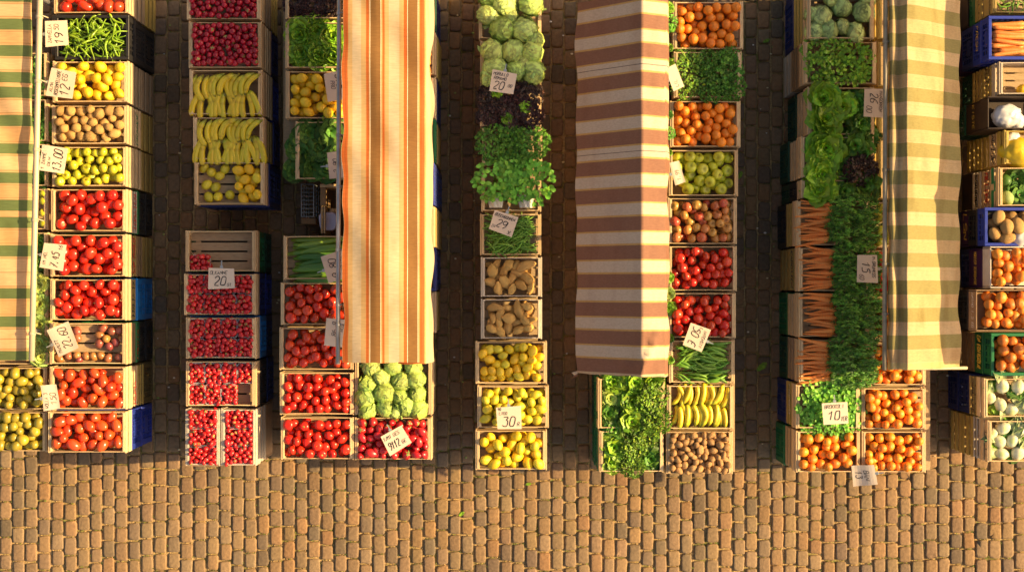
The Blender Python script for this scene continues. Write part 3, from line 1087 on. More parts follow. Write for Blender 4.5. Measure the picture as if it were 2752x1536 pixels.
    tag(b.obj('grit', mat('joint_grit', (.50, .36, .18), .9, vcol=True)), 'sandy grit lying in the joints of the sunlit cobbles', 'grit', None, 'stuff')
    # moss
    rr = random.Random(3)
    b = MB()
    for (px, py, pz) in tuft:
        t = tint(rr, .6, 1.4, .3)
        for k in range(3):
            leaf(b, (px + rr.uniform(-.006, .006), py + rr.uniform(-.004, .004), pz), rr.uniform(0, 6.3), rr.uniform(.1, 1.0), rr.uniform(.006, .013), .0035, nu=2, nv=1, r=rr, c0=t, c1=t)
    mm = mat('moss', (.15, .17, .03), .8, vcol=True, transl=.1)
    tag(b.obj('moss', mm), 'green moss growing in the joints of the cobbles', 'moss', None, 'stuff')


build_ground()


# ------------------------------------------------------------------ awnings
def cloth_mat(name, stain, rough=.8, transl=.22):
    T = NT(name)
    va = T.n('ShaderNodeAttribute', attribute_name='Col')
    tc = T.n('ShaderNodeTexCoord')
    mp = T.n('ShaderNodeMapping'); mp.inputs['Scale'].default_value = (1, .35, 1); T.l(tc.outputs['Object'], mp.inputs[0])
    n1 = T.n('ShaderNodeTexNoise'); n1.inputs['Scale'].default_value = 7; n1.inputs['Detail'].default_value = 6; T.l(mp.outputs[0], n1.inputs['Vector'])
    n2 = T.n('ShaderNodeTexNoise'); n2.inputs['Scale'].default_value = 60; n2.inputs['Detail'].default_value = 4
    mp2 = T.n('ShaderNodeMapping'); mp2.inputs['Scale'].default_value = (.25, 2, 1); T.l(tc.outputs['Object'], mp2.inputs[0]); T.l(mp2.outputs[0], n2.inputs['Vector'])
    c = T.mix(T.maprange(n1.outputs[0], .5, .72, 0, .55), va.outputs['Color'], stain, 'MULTIPLY')
    c = T.mix(1.0, c, T.mix(T.maprange(n2.outputs[0], .3, .7, 0, 1), (.88, .87, .85), (1.08, 1.07, 1.05)), 'MULTIPLY')
    T.l(c, T.bsdf.inputs['Base Color']); T.bsdf.inputs['Roughness'].default_value = rough; T.bsdf.inputs['Specular IOR Level'].default_value = .2
    bp = T.n('ShaderNodeBump'); bp.inputs['Strength'].default_value = .35; bp.inputs['Distance'].default_value = .006
    T.l(n1.outputs[0], bp.inputs['Height']); T.l(bp.outputs[0], T.bsdf.inputs['Normal'])
    tr = T.n('ShaderNodeBsdfTranslucent'); T.l(c, tr.inputs[0])
    ms = T.n('ShaderNodeMixShader'); ms.inputs[0].default_value = transl
    T.l(T.bsdf.outputs[0], ms.inputs[1]); T.l(tr.outputs[0], ms.inputs[2]); T.l(ms.outputs[0], T.out.inputs[0])
    return T.m


def noise1(seed, n=6, lo=.5, hi=7):
    r = random.Random(seed)
    w_ = [(r.uniform(lo, hi), r.uniform(0, 6.3), r.uniform(.4, 1)) for _ in range(n)]
    s = sum(k[2] for k in w_)
    return lambda t: sum(a * math.sin(f * t + p) for f, p, a in w_) / s


def cloth(name, prof, ytop, ybot, zref, stripes, base, axis, mt, parent, amp=.008, edge=.012, seed=1, ny=150, nx=22, endcol=None, fold=None, loc=(0, 0, 0), efn=None, el=1.0, er=1.0):
    """prof: [(full px across, z)], stripes: [(from, to, colour)] in full px, axis 'x' across or 'y' along"""
    pxs = [p[0] for p in prof]; zs = [p[1] for p in prof]

    def zat(px): return float(np.interp(px, pxs, zs))
    xs = set(np.linspace(pxs[0], pxs[-1], nx).tolist()) | set(pxs)
    ys = set(np.linspace(ytop, ybot, ny).tolist())
    if axis == 'x':
        for a, b_, _ in stripes: xs |= {a, b_}
    else:
        for a, b_, _ in stripes:
            for t in (a, b_):
                if ytop < t < ybot: ys.add(t)
    xs = sorted(t for t in xs if pxs[0] <= t <= pxs[-1]); ys = sorted(ys)
    n1 = noise1(seed, 7, 2, 9); n2 = noise1(seed + 1, 6, 8, 24); n3 = noise1(seed + 2, 6, 1, 6); n4 = noise1(seed + 3, 8, 4, 22); n5 = noise1(seed + 4, 8, 4, 18)
    s = (CAM_H - zref) / (FO * K)
    V = []
    for py in ys:
        wy = (768 - py) * s
        for i, px in enumerate(xs):
            z = zat(px)
            wx = (px - 1376) * (CAM_H - z) / (FO * K)
            u = (px - pxs[0]) / (pxs[-1] - pxs[0])
            e = el * (max(0, .16 - u) / .16) ** 2 * n4(wy) - er * (max(0, u - .84) / .16) ** 2 * n5(wy)
            dz = amp * (n1(wx * 3 + wy * 1.1) + .7 * n2(wy * .6 + wx * .8) + .8 * n3(wx * 2.2 - wy * .5))
            if fold: dz += fold(u, wy)
            if efn: e += efn(py) * max(0, 1 - u * 2.5) / edge
            V.append((wx + edge * e, wy + (.006 * n4(wx * 3) if py in (ys[0], ys[-1]) else 0), z + dz))
    m = len(xs)
    F = []; FC = []
    for j in range(len(ys) - 1):
        for i in range(m - 1):
            a = j * m + i
            F.append((a, a + m, a + m + 1, a + 1))
            t = (xs[i] + xs[i + 1]) / 2 if axis == 'x' else (ys[j] + ys[j + 1]) / 2
            c = base
            for a_, b_, cc in stripes:
                if a_ <= t < b_: c = cc
            if endcol and j >= len(ys) - 3: c = endcol
            FC.append(c)
    me = bpy.data.meshes.new(name)
    me.from_pydata(V, [], F)
    at = me.attributes.new('Col', 'FLOAT_COLOR', 'CORNER')
    arr = np.ones((len(F), 4, 4), dtype=np.float32); arr[:, :, :3] = np.array(FC, dtype=np.float32)[:, None, :]
    at.data.foreach_set('color', arr.ravel())
    me.polygons.foreach_set('use_smooth', [True] * len(F)); me.materials.append(mt)
    o = inst(name, me, parent)
    if parent: o.location = (-parent.location.x, -parent.location.y, 0)
    return o


def rail(parent, name, p0, p1, rad, mt, n=10):
    q0 = PF(p0[0], p0[1], p0[2]); q1 = PF(p1[0], p1[1], p1[2])
    b = MB()
    pl = parent.location
    a = Vector((q0[0] - pl.x, q0[1] - pl.y, p0[2])); c = Vector((q1[0] - pl.x, q1[1] - pl.y, p1[2]))
    b.tube([a, a.lerp(c, .25), a.lerp(c, .5), a.lerp(c, .75), c], rad, n)
    return b.obj(name, mt, parent, True)


def ties(parent, p0, p1, ts, rad, mt, W=.012):
    pl = parent.location
    for t in ts:
        px = p0[0] + (p1[0] - p0[0]) * t; py = p0[1] + (p1[1] - p0[1]) * t; z = p0[2] + (p1[2] - p0[2]) * t
        x, y = PF(px, py, z)
        b = MB()
        b.tube([(x - pl.x, y - W - pl.y, z), (x - pl.x, y + W - pl.y, z)], rad, 10)
        b.tube([(x - pl.x, y - pl.y, z + rad * .8), (x + .03 - pl.x, y + .005 - pl.y, z + rad * .5), (x + .06 - pl.x, y - .005 - pl.y, z - .01)], .004, 5)
        b.obj('tie', mt, parent, True)


def posts(parent, spots, mt):
    pl = parent.location
    for (px, py, z) in spots:
        x, y = PF(px, py, z)
        MB().tube([(x - pl.x, y - pl.y, .0), (x - pl.x, y - pl.y, z)], .02, 10).obj('post', mt, parent, True)


def awning(name, label, x, y):
    e = empty(name, (x, y, 0)); tag(e, label, 'awning', 'striped stall awnings'); return e


ROPE = mat('tie_cord', (.5, .42, .3), .8)
# 1 green and peach awning at the picture's side
A1 = awning('stall_awning', 'green and peach striped awning with a pale tube along its edge', -3.6, 0)
gr = (.135, .18, .065); pe = (.64, .37, .165); ln = (.42, .22, .09); pl_ = (.68, .44, .23)
greens = [(-60, -32), (-20, 7), (52, 82), (123, 153), (195, 224), (235, 265), (310, 340), (386, 414), (464, 493), (537, 567), (583, 613), (659, 689), (774, 802), (849, 878), (942, 967)]
st = []
for i, (a, b_) in enumerate(greens):
    st.append((a, b_, gr))
    if i + 1 < len(greens):
        c = greens[i + 1][0]
        if c - b_ > 20:
            st += [(b_ + 4, b_ + 5.5, ln), (c - 6, c - 4.5, ln)]
            if i % 2: st.append((b_ + 6, c - 7, pl_))
            m_ = (b_ + c) / 2
            if c - b_ > 60: st += [(m_ - 1, m_ + 1, ln)]
CM1 = cloth_mat('green_peach_canvas', (.84, .76, .62))
cloth('canopy', [(-190, 1.62), (-40, 1.74), (60, 1.72), (84, 1.70), (87, 1.66)], -420, 968, 1.7, st, pe, 'y', CM1, A1, amp=.014, edge=.016, seed=21)
rail(A1, 'edge_tube', (109, -80, 1.77), (85, 969, 1.77), .022, M['pole_paint'])
ties(A1, (109, -80, 1.77), (85, 969, 1.77), (.12, .285, .46, .64, .93), .027, M['pole_paint'])
posts(A1, [(20, -60, 1.7), (-10, 900, 1.7)], M['steel'])

# 2 orange, cream and brown awning
A2 = awning('stall_awning', 'orange, cream and brown awning with stripes running lengthwise', -.9, 0)
cr = (.62, .48, .31); ta = (.60, .36, .15); og = (.54, .135, .028); rd = (.44, .11, .028); wh = (.80, .66, .46); br = (.235, .118, .038); ye = (.60, .385, .17)
def sc(z): return 900 + z / 2.765
st = [(sc(60), sc(78), og), (sc(78), sc(86), rd), (sc(86), sc(97), og), (sc(97), sc(104), ta), (sc(104), sc(130), ye), (sc(130), sc(195), cr), (sc(195), sc(222), ye), (sc(222), sc(232), ta),
      (sc(232), sc(244), og), (sc(244), sc(252), rd), (sc(252), sc(258), ta), (sc(258), sc(263), wh), (sc(263), sc(338), br), (sc(338), sc(342), wh), (sc(342), sc(352), ta), (sc(352), sc(368), og), (sc(368), sc(378), ta),
      (sc(378), sc(400), ye), (sc(400), sc(478), cr), (sc(478), sc(500), ye), (sc(500), sc(512), ta), (sc(512), sc(530), og), (sc(530), sc(537), rd), (sc(537), sc(542), wh), (sc(542), sc(615), br), (sc(615), sc(619), wh), (sc(619), sc(630), ta),
      (sc(630), sc(644), og), (sc(644), sc(652), rd), (sc(652), sc(664), ta), (sc(664), sc(740), cr)]
CM2 = cloth_mat('orange_cream_canvas', (.74, .6, .44))
nf = noise1(77, 8, 6, 26)
cloth('canopy', [(921, 1.69), (1010, 1.72), (1080, 1.70), (1136, 1.66)], -420, 974, 1.7, st, cr, 'x', CM2, A2, amp=.02, edge=.02, seed=31, er=0)
cloth('valance', [(1070, 1.62), (1112, 1.635), (1132, 1.625), (1143, 1.59), (1152, 1.50), (1163, 1.30)], -420, 976, 1.55, [(1000, 1141, rd), (1141, 1145, ta), (1145, 1190, cr)], cr, 'x', CM2, A2, amp=.006, edge=.034, el=0, seed=35, ny=260, nx=16,
      fold=lambda u, y: .03 * max(0, u - .6) * 2.5 * nf(y * 1.6))
rail(A2, 'edge_tube', (912, -80, 1.64), (908, 978, 1.64), .017, M['steel'])
ties(A2, (912, -80, 1.64), (908, 978, 1.64), (.11, .25, .42, .55, .71, .85, .90), .021, M['steel'])
rail(A2, 'cross_tube', (912, 962, 1.60), (1140, 962, 1.58), .015, M['steel'])
posts(A2, [(1000, -60, 1.6), (985, 560, 1.6)], M['steel'])

# 3 maroon and cream awning
A3 = awning('stall_awning', 'maroon and cream cross striped awning with its valance in the sun', .85, 0)
ma = (.225, .11, .072); c3 = (.50, .40, .31); go = (.48, .29, .10)
st = []
k = 38 - 77.5
while k < 1020:
    st += [(k - 5, k, go), (k, k + 37.5, ma), (k + 37.5, k + 42, go)]
    k += 77.5
st += [(171, 172.6, (.09, .06, .05)), (404, 405.6, (.09, .06, .05))]
CM3 = cloth_mat('maroon_cream_canvas', (.82, .74, .7), transl=.05)
nf3 = noise1(91, 8, 5, 20)
CR3 = [(1772, 880, 1722, 1004, .045, 7), (1784, 20, 1742, 190, .016, 5), (1779, 150, 1748, 330, .014, 5), (1782, 420, 1752, 520, .012, 4), (1780, 560, 1760, 760, .012, 4), (1600, 930, 1720, 1000, .012, 9), (1560, 300, 1610, 420, .007, 8), (1570, 700, 1600, 900, .008, 9)]


def crease3(u, wy):
    px = 1549 + 240 * u; py = 768 - wy * 3840 / 10.34
    dz = 0
    for (xa, ya, xb, yb, am, wd) in CR3:
        t = (py - ya) / (yb - ya)
        if -.1 < t < 1.1:
            d = px - (xa + (xb - xa) * t)
            dz += am * math.exp(-(d / wd) ** 2) * math.sin(PI * min(1, max(0, (t + .1) / 1.2)))
    return dz


cloth('canopy', [(1549, 1.21), (1556, 1.23), (1640, 1.45), (1721, 1.66), (1727, 1.665), (1789, 1.555)], -24, 1012, 1.66, st, c3, 'y', CM3, A3, amp=.012, edge=.03, seed=41, fold=crease3, endcol=(.5, .36, .22))
cloth('valance', [(1752, 1.56), (1774, 1.55), (1788, 1.525), (1792, 1.47), (1797, 1.36)], -24, 1012, 1.55, [(a, b_, c) for a, b_, c in st], c3, 'y', CM3, A3, amp=.006, edge=.02, el=0, seed=45, nx=8, fold=lambda u, y: .02 * max(0, u - .6) * 2.5 * nf3(y * 1.5))
rail(A3, 'ridge_tube', (1724, -30, 1.63), (1724, 1004, 1.63), .015, M['steel'])
posts(A3, [(1724, -26, 1.63), (1640, 620, 1.40)], M['steel'])
# loose corner hanging from the eave
b = MB()
r_ = random.Random(4)
b.grid(lambda u, v: (PF(1536 + 16 * u, 1004 + 10 * v, 1.2)[0] + .02 * (1 - u) * math.sin(3 * v) - A3.location.x, PF(1536, 1002 + 14 * v - 6 * u, 1.2)[1], 1.2 - .05 * (1 - u) + .01 * math.sin(5 * v)), 5, 5, lambda u, v: ma if v > .4 else c3)
b.obj('hanging_corner', CM3, A3, True)

# 4 faded green awning
A4 = awning('stall_awning', 'faded pale green and cream awning half in shadow', 2.85, 0)
g4 = (.31, .265, .105); c4 = (.58, .42, .24); c4b = (.54, .375, .195)
st = []
k = 13 - 74
i = 0
while k < 1000:
    st += [(k, k + 38, g4)]
    if i % 2: st.append((k + 39, k + 72, c4b))
    st += [(k + 47, k + 48, (.5, .36, .17))]
    k += 74; i += 1
CM4 = cloth_mat('faded_green_canvas', (.62, .5, .36))
nf4 = noise1(55, 8, 2, 10)
cloth('canopy', [(2384, 1.52), (2396, 1.60), (2418, 1.60), (2438, 1.64), (2500, 1.50), (2579, 1.26)], -420, 993, 1.62, st, c4, 'y', CM4, A4, amp=.02, edge=.024, seed=51,
      fold=lambda u, y: (-.045 * math.exp(-((u - .19 - .02 * nf4(y)) / .06) ** 2) * (.9 + .6 * nf4(y * 2))), endcol=(.55, .44, .2))
rail(A4, 'edge_tube', (2380, -80, 1.56), (2377, 994, 1.56), .017, M['pole_dark'])
ties(A4, (2380, -80, 1.56), (2377, 994, 1.56), (.18, .50, .735, .86), .021, M['pole_dark'])
posts(A4, [(2400, -60, 1.5), (2470, 560, 1.5)], M['steel'])
rail(A4, 'front_tube', (2440, 990, 1.5), (2598, 988, 1.24), .012, M['pole_paint'])

# 5 the neighbouring stall's awning, beyond the picture, that shades the right-hand stall
A5 = awning('stall_awning', 'plain cream awning of the next stall, outside the picture', 5.0, 0)
n6 = noise1(5, 6, 1.5, 6)
EP = [(-120, 70), (60, 66), (110, 58), (200, 44), (300, 40), (360, 26), (420, 8), (480, 2), (500, -6), (520, 4), (600, 8), (650, 14), (700, 26), (715, 18), (760, 26), (850, 34), (920, 48), (965, 66)]  # edge offsets shaped so the cast shadow line bows across the faded awning
cloth('canopy', [(2910, 1.95), (3000, 2.05), (3300, 1.95)], -480, 962, 1.95, [], c4, 'y', CM4, A5, amp=.01, edge=.02, seed=61,
      efn=lambda py: float(np.interp(py, [k_[0] for k_ in EP], [k_[1] for k_ in EP])) * .0072)
posts(A5, [(3050, -60, 1.95), (3050, 940, 1.95)], M['steel'])

# ------------------------------------------------------------------ mesh sets
def ms(fn, *a, n=4, **k): return [fn(v + 1, *a, **k) for v in range(n)]


SETS = {
    'tomato': ms(m_tomato, M['tomato'], n=5), 'tomato_b': ms(m_tomato, M['tomato_b'], n=5), 'plum_tomato': ms(m_plumtom, M['plum_tomato'], n=5),
    'lemon': ms(m_lemon, M['lemon'], n=5), 'lemon_g': ms(m_lemon, M['lemon_g'], n=5), 'orange': ms(m_round, M['orange'], n=4),
    'mandarin': ms(m_round, M['mandarin'], n=4, name='mandarin', sq=.88, dimp=.06, lump=.03, vc=(.7, .9, .6)),
    'apricot': ms(m_round, M['apricot'], n=5, name='apricot', sq=.96, lump=.05), 'kumquat': ms(m_round, M['kumquat'], n=4, name='orange', sq=1.06, lump=.03),
    'apple_g': ms(m_apple, M['apple_g']), 'apple_c': ms(m_apple, M['apple_c']), 'apple_r': ms(m_apple, M['apple_r']),
    'potato': ms(m_tuber, M['potato'], 'potato', n=5, ex=1.12, lump=.1), 'spud': ms(m_tuber, M['spud'], 'potato', n=5, ex=1.35, lump=.1),
    'yam': [m_tuber(v, M['sweet_potato'], 'sweet_potato', ex=e, ey=.9, lump=.13, bend=bd, taper=tp) for v, e, bd, tp in ((1, 1.9, .06, .4), (2, 1.5, 0, .3), (3, 2.1, .12, .45), (4, 1.4, -.05, .2), (5, 1.8, -.1, .45), (6, 1.25, 0, .1))],
    'bigspud': ms(m_tuber, M['potato'], 'potato', n=4, ex=1.35, lump=.06),
    'plum': ms(m_round, M['plum'], n=4, name='plum', sq=1.22, lump=.02), 'gplum': ms(m_round, M['gplum'], n=4, name='plum', sq=1.12, lump=.04),
    'strawberry': ms(m_strawberry, M['strawberry'], n=5), 'radish': ms(m_round, M['radish'], n=4, name='strawberry', sq=.9, lump=.04),
}
CALYX_T = [m_calyx(v, M['calyx'], .85, .62) for v in range(3)]
CALYX_S = [m_calyx(v + 7, M['calyx'], 1.35, .85) for v in range(3)]
STEM = m_stem(M['stem'])

LET = [m_lettuce(v, M['leaf'], ruf=.12, rings=((9, 1.0, .3), (8, .85, .65), (8, .66, .95), (6, .45, 1.25))) for v in range(3)]
LET_OPEN = [m_lettuce(v + 5, M['leaf_lifted'], ruf=.12, wid=.62, fr=8, rings=((9, 1.0, .35), (9, .88, .6), (8, .72, .85), (7, .55, .95), (6, .4, 1.2), (5, .28, 1.35)), inner=(1.5, 1.4, 1.2)) for v in range(3)]
LET_DARK = [m_lettuce(v + 9, M['leaf_d'], ruf=.13, wid=.6, rings=((9, 1.0, .3), (9, .85, .45), (8, .66, .8), (6, .46, 1.15)), inner=(1.6, 1.6, 1.3)) for v in range(2)]
LET_PALE = [m_lettuce(v + 12, M['iceberg'], ruf=.07, wid=.7, inner=(1.2, 1.2, 1.1), fr=11) for v in range(2)]
LOLLO = [m_bunch(v + 15, M['leaf_red'], 300, 1, 1, .5, .2, name='lollo_lettuce', lo=.35, hi=1.9, stems=0, yellow=.08) for v in range(2)]
LOLLO_G = [m_lettuce(v + 18, M['leaf_lifted'], ruf=.13, wid=.75, fr=17, rings=((10, 1.0, .25), (10, .8, .6), (9, .6, .95), (7, .4, 1.3)), nu=6, nv=6, inner=(1.3, 1.25, 1.2)) for v in range(2)]
CHARD = [m_lettuce(v + 22, M['chard'], ruf=.06, wid=.75, fr=5, nu=7, nv=6, rings=((6, 1.0, .3), (5, .8, .7), (3, .5, 1.1)), inner=(1.2, 1.3, 1.2), base_c=(3, 2.4, 2.4)) for v in range(2)]
ICE = [m_iceberg(v, M['iceberg']) for v in range(4)]
CAB = [m_iceberg(v + 10, M['cabbage'], 'cabbage', loose=.2, sq=.85, outer=0) for v in range(3)]
PARS = [m_bunch(v, M['herb'], 300, 1, 1, .45, .16) for v in range(3)]
CURLY = [m_bunch(v + 4, M['leaf'], 330, 1, 1, .55, .15, name='curly_endive', lo=.25, hi=1.35, yellow=.12) for v in range(2)]
SPOON = [m_bunch(v + 3, M['herb'], 130, 1, 1, .5, .34, name='leafy_bunch', mode='spoon', lo=.8, hi=1.9, stems=8) for v in range(2)]
LAMB = [m_bunch(v + 6, M['leaf_lifted'], 90, 1, 1, .5, .36, name='lettuce_bunch', mode='spoon', lo=.55, hi=1.15, stems=4) for v in range(2)]
CRESS = [m_bunch(v + 8, M['leaf'], 240, 1, 1, .4, .16, name='cress_bunch', mode='spoon', lo=.5, hi=1.3, stems=16, yellow=.12) for v in range(1)]
FROND = [m_bunch(v + 2, M['frond'], 170, 1, 1, .55, .27, name='greens', mode='feather', lo=.3, hi=1.7, stems=10) for v in range(3)]
BAN = [m_banana(v, M['banana'], .2, bnd) for v, bnd in ((1, .034), (2, .028), (3, .04))]
BAN_F = [m_banana(v + 8, M['banana'], .20, bnd, .0225) for v, bnd in ((1, .014), (2, .02))]
BAN_L = [m_banana(v + 4, M['banana'], .16, bnd, .0195) for v, bnd in ((1, .02), (2, .012), (3, .03))]
CUC = [m_long(v, M['cucumber'], 'courgette', .46, .030, .014, tip=(1.6, 1.4, 1.2)) for v in range(3)]
POD = [m_long(v, M['pod'], 'bean_pod', .17, .0105, .016, seg=6, tip=(.7, .8, .7)) for v in range(4)]
FB = [m_long(v, M['fbean'], 'french_bean', .16, .0058, .022, seg=5) for v in range(5)]
CHI = [m_long(v, M['chilli'], 'green_pepper', .13, .012, .02, taper=.75, seg=6) for v in range(5)]
CAR = [m_long(v, M['carrot'], 'carrot', .26, .0235, .009, taper=.78, seg=7, tip=(.8, .9, .8)) for v in range(4)]
CARF = [m_long(v + 5, M['carrot'], 'carrot', .24, .02, .008, taper=.35, seg=8, tip=(.8, .9, .8)) for v in range(3)]


def m_fennel(v):
    r = random.Random(v); b = MB()
    b.ball(lambda th, ph: (.95 * math.sin(ph) * math.cos(th) * (1 + .08 * math.cos(3 * th + v)), .8 * math.sin(ph) * math.sin(th), .85 * math.cos(ph)), 16, 11,
           lambda th, ph: (1, 1, 1) if ph > .5 else (.85, .95, .6))
    for k in range(9):
        a = r.uniform(-.9, .9); t = tint(r, .5, .9)
        leaf(b, (.55, .0, .25), a, r.uniform(.1, .7), r.uniform(1.0, 1.9), .42, curl=.6, r=r, c0=(.95, 1, .7), c1=(.16 * t[0], .36 * t[1], .06), ruf=.08)
    b.tube([(-.7, 0, 0), (-1.05, .03, .03)], [.3, .12], 8, col=(.85, .8, .7))
    return b.mesh('fennel', M['fennel'])


FEN = [m_fennel(v) for v in range(3)]

# ------------------------------------------------------------------ stacks
CRATES = {}
LOWCOL = {'wood': 'wood', 'brown': 'brown', 'yellow': 'yellow', 'white': 'white', 'grey': 'grey'}
ADJ = {'wood': 'pale wooden', 'brown': 'brown wooden', 'yellow': 'yellowish wooden', 'white': 'bleached wooden', 'grey': 'weathered wooden',
       'p_blue': 'blue plastic', 'p_navy': 'dark blue plastic', 'p_azure': 'bright blue plastic', 'p_green': 'green plastic', 'p_dgreen': 'dark green plastic',
       'p_black': 'black plastic', 'p_olive': 'olive plastic', 'p_purple': 'purple printed cardboard', 'p_brown': 'dark brown cardboard', 'card_box': 'kraft cardboard', 'white_card': 'white cardboard'}
SOLID = ('p_purple', 'p_brown', 'card_box', 'white_card')


def crate_any(x, y, z, w, d, h, label, style, base_z, group, full=True, posts=True):
    if style in ENDM:
        return wooden_crate(x, y, z, w, d, h, label, style, base_z, full, group, posts=posts)
    return plastic_crate(x, y, z, w, d, h, label, style, base_z, 'plastic crates' if style not in SOLID else 'cardboard boxes', style in SOLID,
                         'plastic_crate' if style not in SOLID else 'cardboard_box')


def stack(key, x0, x1, y0, y1, zt=.84, h=.18, style='wood', lower=(), floor=None, side=0, posts=True, nocrate=False, lz=0.0):
    """top crate with its outer bounds in overview pixels at the height of its rim, and what stands under it"""
    ax, ay = P(x0, y1, zt); bx, by = P(x1, y0, zt)
    cx, cy, w, d = (ax + bx) / 2, (ay + by) / 2, bx - ax - .004, by - ay - .004
    fixed = floor is not None
    floor = floor if fixed else .12
    c = dict(key=key, cx=cx, cy=cy, w=w, d=d, z0=zt - h, zt=zt, h=h, floor=zt - floor, fixed=fixed)
    if not nocrate:
        c['root'] = crate_any(cx, cy, zt - h, w, d, h, '%s %s' % (ADJ[style], key), style, max(.012, h - floor - .007), 'wooden produce crates', True, posts)
    CRATES[key] = c
    z = zt - h - .0015
    tot = sum(l[1] for l in lower)
    n = len(lower)
    zb = zt - h - lz
    for i, l in enumerate(lower):
        st_, wt = l[0], l[1]
        hh = (zt - h - lz) * wt / tot
        z0 = z - hh + .002
        pos = 'bottom' if i == n - 1 else ('second' if i == 0 else 'third')
        jx, jy = random.uniform(-.008, .008), random.uniform(-.004, .004)
        r_ = crate_any(cx + jx, cy + jy, z0, w - .004, d - .006, hh - .004, '%s %s beneath the %s' % (pos, ADJ[st_], key), st_, .012, 'crates stacked under the produce', full=False)
        if len(l) > 2 and side:
            _, _, text, ink, th = l[:5]
            printing(r_, side, w - .004, d - .006, hh - .004, text, ink, th, seed=hash(key) % 97, stroke=th * .13)
        z -= hh
    return c


def table(x0, x1, y0, y1, zt, label):
    ax, ay = P(x0, y1, zt); bx, by = P(x1, y0, zt)
    e = empty('trestle_table', ((ax + bx) / 2, (ay + by) / 2, 0)); tag(e, label, 'table', 'trestle tables under the crates')
    w, d = bx - ax - .06, by - ay - .05
    MB().box(-w / 2, w / 2, -d / 2, d / 2, zt - .03, zt - .002, bev=.003).obj('table_top', M['board'], e)
    for k in range(3):
        y = -d / 2 + .06 + (d - .12) * k / 2
        for s in (-1, 1):
            MB().box(s * (w / 2 - .08) - .02, s * (w / 2 - .08) + .02, y - .02, y + .02, .0, zt - .031).obj('leg', M['board'], e)
    MB().box(-w / 2 + .04, -w / 2 + .055, -d / 2, d / 2, .015, zt - .031).obj('side_board', M['board'], e)  # both side boards added to stop sun shining through under the table
    MB().box(w / 2 - .055, w / 2 - .04, -d / 2, d / 2, .015, zt - .031).obj('side_board', M['board'], e)
    return e


OR_ = ('any',)


def fill_round(c, kind, name, cat, setname, rmin, rmax, adj, nmax=170, over=.045, layers=1.75, area=(0, 1, 0, 1), orient='any', child=None, prob=0, seed=None, mx=.018, my=.008, minvis=.06, group=None, alt=None):
    seed = seed if seed is not None else (abs(hash(c['key'])) % 9999)
    x0 = c['cx'] - c['w'] / 2 + mx; x1 = c['cx'] + c['w'] / 2 - mx
    y0 = c['cy'] - c['d'] / 2 + my; y1 = c['cy'] + c['d'] / 2 - my
    X0 = x0 + (x1 - x0) * area[0]; X1 = x0 + (x1 - x0) * area[1]
    Y0 = y1 - (y1 - y0) * area[3]; Y1 = y1 - (y1 - y0) * area[2]
    if not c.get('fixed', True):
        c['floor'] = max(c['z0'] + .02, c['zt'] + over - rmin - 3.25 * (rmin + rmax) / 2)
        for ch_ in c['root'].children:
            if ch_.name.startswith('base'): ch_.location.z = max(.012, c['floor'] - c['z0'] - .0075)
    its = pack(X0, X1, Y0, Y1, c['floor'], c['zt'] + over - rmin, rmin, rmax, nmax, seed)
    vis = visible(its)
    r = random.Random(seed)
    label = '%s in the %s' % (adj, c['key'])
    for (x, y, z, rad), v in zip(its, vis):
        if v < minvis or not in_view(x, y, z): continue
        kd, nm, sn = kind, name, setname
        if alt and r.random() < alt[0]: sn = alt[1]
        me = r.choice(SETS[sn])
        ch = None
        if orient == 'any': rot = rq(r)
        elif orient == 'up': rot = Euler((r.gauss(0, .35), r.gauss(0, .35), r.uniform(0, 6.3))).to_quaternion()
        else: rot = Euler((r.gauss(0, .3), r.gauss(0, .3), r.uniform(0, 6.3))).to_quaternion()
        if child:
            up = (rot @ Vector((0, 0, 1))).z
            if r.random() < prob:
                rot = Euler((r.gauss(0, .6), r.gauss(0, .6), r.uniform(0, 6.3))).to_quaternion()
                ch = (child[0], child[1][r.randrange(len(child[1]))])
        reg(kd, nm, cat, me, (x, y, z), rot, rad * 1.07, label, group or ('%ss in the %s' % (name.replace('_', ' '), c['key'])), v * rad * rad, ch)


def hash(s):   # stable across runs
    h = 7
    for ch in str(s): h = (h * 131 + ord(ch)) % 1000003
    return h


TOM = dict(kind='tomatoes', name='tomato', cat='tomato', setname='tomato', child=('calyx', CALYX_T), prob=.14)
LEM = dict(kind='lemons', name='lemon', cat='lemon', setname='lemon')

# --- first column (x 120-320), printed stacks face the aisle
GC = 'green-peach awning'
c = stack('topmost tomato crate beside the green-peach awning', 135, 325, -72, 36, lower=[('grey', 1), ('yellow', 1)], side=1)
fill_round(c, **{**TOM, 'prob': .05}, rmin=.042, rmax=.048, adj='orange-red tomato', alt=(.6, 'plum_tomato'))
c = stack('green pepper crate beside the green-peach awning', 138, 324, 39, 149, style='p_black', lower=[('p_black', 1), ('p_black', 1)], side=1)
cp = c
c = stack('lemon crate below the green peppers', 132, 322, 151, 260, lower=[('grey', .8), ('grey', 1.2)], side=1)
fill_round(c, **LEM, rmin=.038, rmax=.044, adj='yellow lemon')
c = stack('brown potato crate below the lemons and green peppers', 130, 320, 262, 364, lower=[('wood', .8, 'GRANDE', 'ink_green', .06), ('yellow', 1.2)], side=1)
fill_round(c, 'brown potatoes', 'potato', 'potato', 'potato', .030, .042, 'rounded brown potato', nmax=420, layers=2)
c = stack('yellow-green apple crate above the tomato crates', 130, 319, 366, 471, lower=[('wood', .8), ('yellow', 1.2)], side=1)
fill_round(c, 'yellow-green apples', 'apple', 'apple', 'apple_c', .032, .040, 'yellow-green apple', orient='any', child=('stem', [STEM]), prob=.2)
c = stack('tomato crate directly below the yellow-green apples', 128, 318, 473, 585, lower=[('white', .5, 'TOMATEN', 'ink_red', .075), ('p_green', .3), ('p_black', .9), ('p_black', .9)], side=1)
